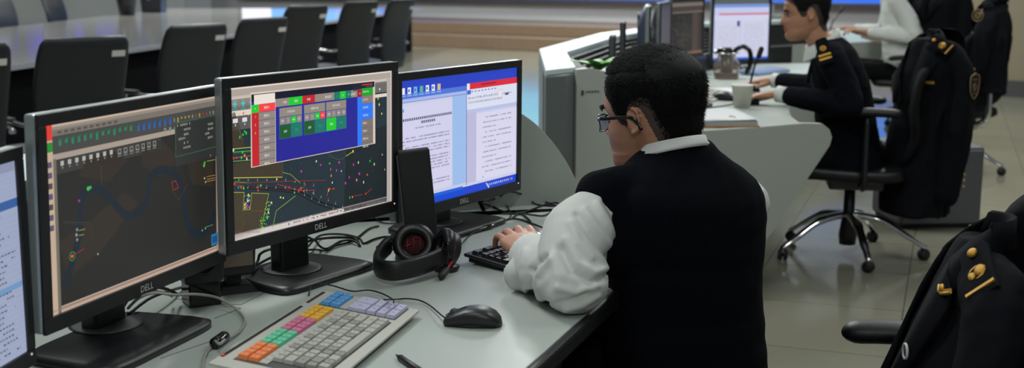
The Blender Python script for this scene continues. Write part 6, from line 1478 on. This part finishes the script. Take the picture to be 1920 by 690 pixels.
    if badge:
        Mx = FR((w+.106, .014, badge_z), (0, 1, 0), (1, 0, 0))
        Mx = Mx @ Matrix.Scale(-1, 4, (1, 0, 0)) if Mx.to_3x3().col[2].z < 0 else Mx
        if Mx.to_3x3().col[2].z < 0: Mx = Mx @ Matrix.Rotation(PI, 4, 'Y')
        if badge == 'round':
            b2 = MB(); b2.tube([Mx @ V((.038*math.cos(a*PI/10), -.006, .038*math.sin(a*PI/10))) for a in range(20)], .0028, 6, closed=True); b2.tube([Mx @ V((.018*math.cos(a*PI/6), -.006, .018*math.sin(a*PI/6))) for a in range(12)], .004, 6, closed=True); b2.box((0, -.006, .0), (.04, .003, .006), M=Mx); obj('sleeve_badge', b2, bcol, t, world=True)
        else: shield(t, Mx @ Matrix.Translation((0, -.004, 0)), 1.2, bcol)
    for k in range(3):
        b2 = MB(); b2.ell(P(w+.098, .02, -.02-sl+k*.028), (.006, .006, .006)); obj('cuff_button', b2, M_gold, t, world=True)
    return t, P, FR
# nearest coat, at the right edge of the picture
t, P, FR = coat('navy uniform coat with gold shoulder insignia and a ring pin, nearest at lower right', (.805, 2.045, .925), (-.985, .02), .62, .38, 1.05, .27, seed=3, depth=.085, bend=-38, hump=((-.14, -.06, -.02), (.11, .07, .10)), vox=.0055, ds=.5)
Mx = FR((.085, .050, -.082), (.75, 0, -.6), (0, 1, .2))
b = MB(); b.tube([Mx @ V(p) for p in [(-.024, -.006, -.008), (-.010, -.007, -.006), (.004, -.008, .004), (.016, -.008, .022), (.022, -.008, .034)]], [.003, .0045, .004, .0035, .003], 6)
b.ell((-.006, -.009, .006), (.008, .004, .008), M=Mx)
for k in range(8): b.box((.000+k*.003, -.008, .004+k*.0046), (.010, .003, .0018), M=Mx)
obj('collar_pin', b, M_gold, t, world=True)
Mx = FR((.062, .072, -.19), (1, 0, 0), (0, 1, 0)); b = MB(); b.tube([Mx @ V((.011*math.cos(a*PI/12), -.003, .013*math.sin(a*PI/12))) for a in range(24)], .0026, 8, closed=True)
obj('ring_pin', b, mat('enamel_white', (190, 190, 186), .4), t, world=True)
vs, fs = text_mb('01542', .028); Mx = FR((.15, .072, -.275), (-1, 0, 0), (0, 1, 0)); Mx = Mx if Mx.to_3x3().col[2].z > 0 else Mx @ Matrix.Rotation(PI, 4, 'Y')
b = MB(); b.add([(p[0]-.04, -.004, p[1]) for p in vs], fs, M=Mx); obj('name_lettering', b, M_gold, t, world=True, solid=.002)
task_chair('nearest black office chair, its armrest at the bottom edge under a coat', (.665, 1.965, 0), math.radians(61), seat_z=.44, armz=.685, chrome=False, back_h=.88)

# the officer's own coat on his chair
t, P, FR = coat('long navy uniform coat with a shield sleeve badge, over the chrome chair\'s back', (1.965, 5.72, 1.075), (-.76, -.65), .84, .31, 1.0, .02, sl=.66, seed=5, depth=.10, bend=-70, hump=((-.06, -.08, -.03), (.11, .09, .075)), bcol=mat('badge_dull_gold', (128, 104, 66), .6))
Mx = FR((.09, .125, -.20), (1, 0, 0), (0, 1, 0)); b = MB(); b.box((0, 0, 0), (.075, .008, .012), M=Mx); obj('name_bar', b, M_gold, t, world=True, bevel=.002)
# coat with the round badge, further back
t, P, FR = coat('dark uniform coat with a round sleeve badge, against the pale wall', (3.21, 8.05, 1.20), (-.62, .78), .62, .15, 1.05, .0, badge='round', sl=.46, seed=8, depth=.07, badge_z=-.10, bcol=mat('badge_dull_gold', (128, 104, 66), .6))
task_chair('office chair hidden under the coat with the round badge', (3.05, 8.32, 0), math.radians(28), seat_z=.44, armz=.60, back_h=.98)
# big dark coat on the third person's chair
t, P, FR = coat('big dark coat beside the person in the white shirt, top cut by the picture', (3.62, 10.3, 1.28), (-.8, -.6), .80, .44, 1.05, .02, badge=None, sl=.62, seed=12, depth=.12)
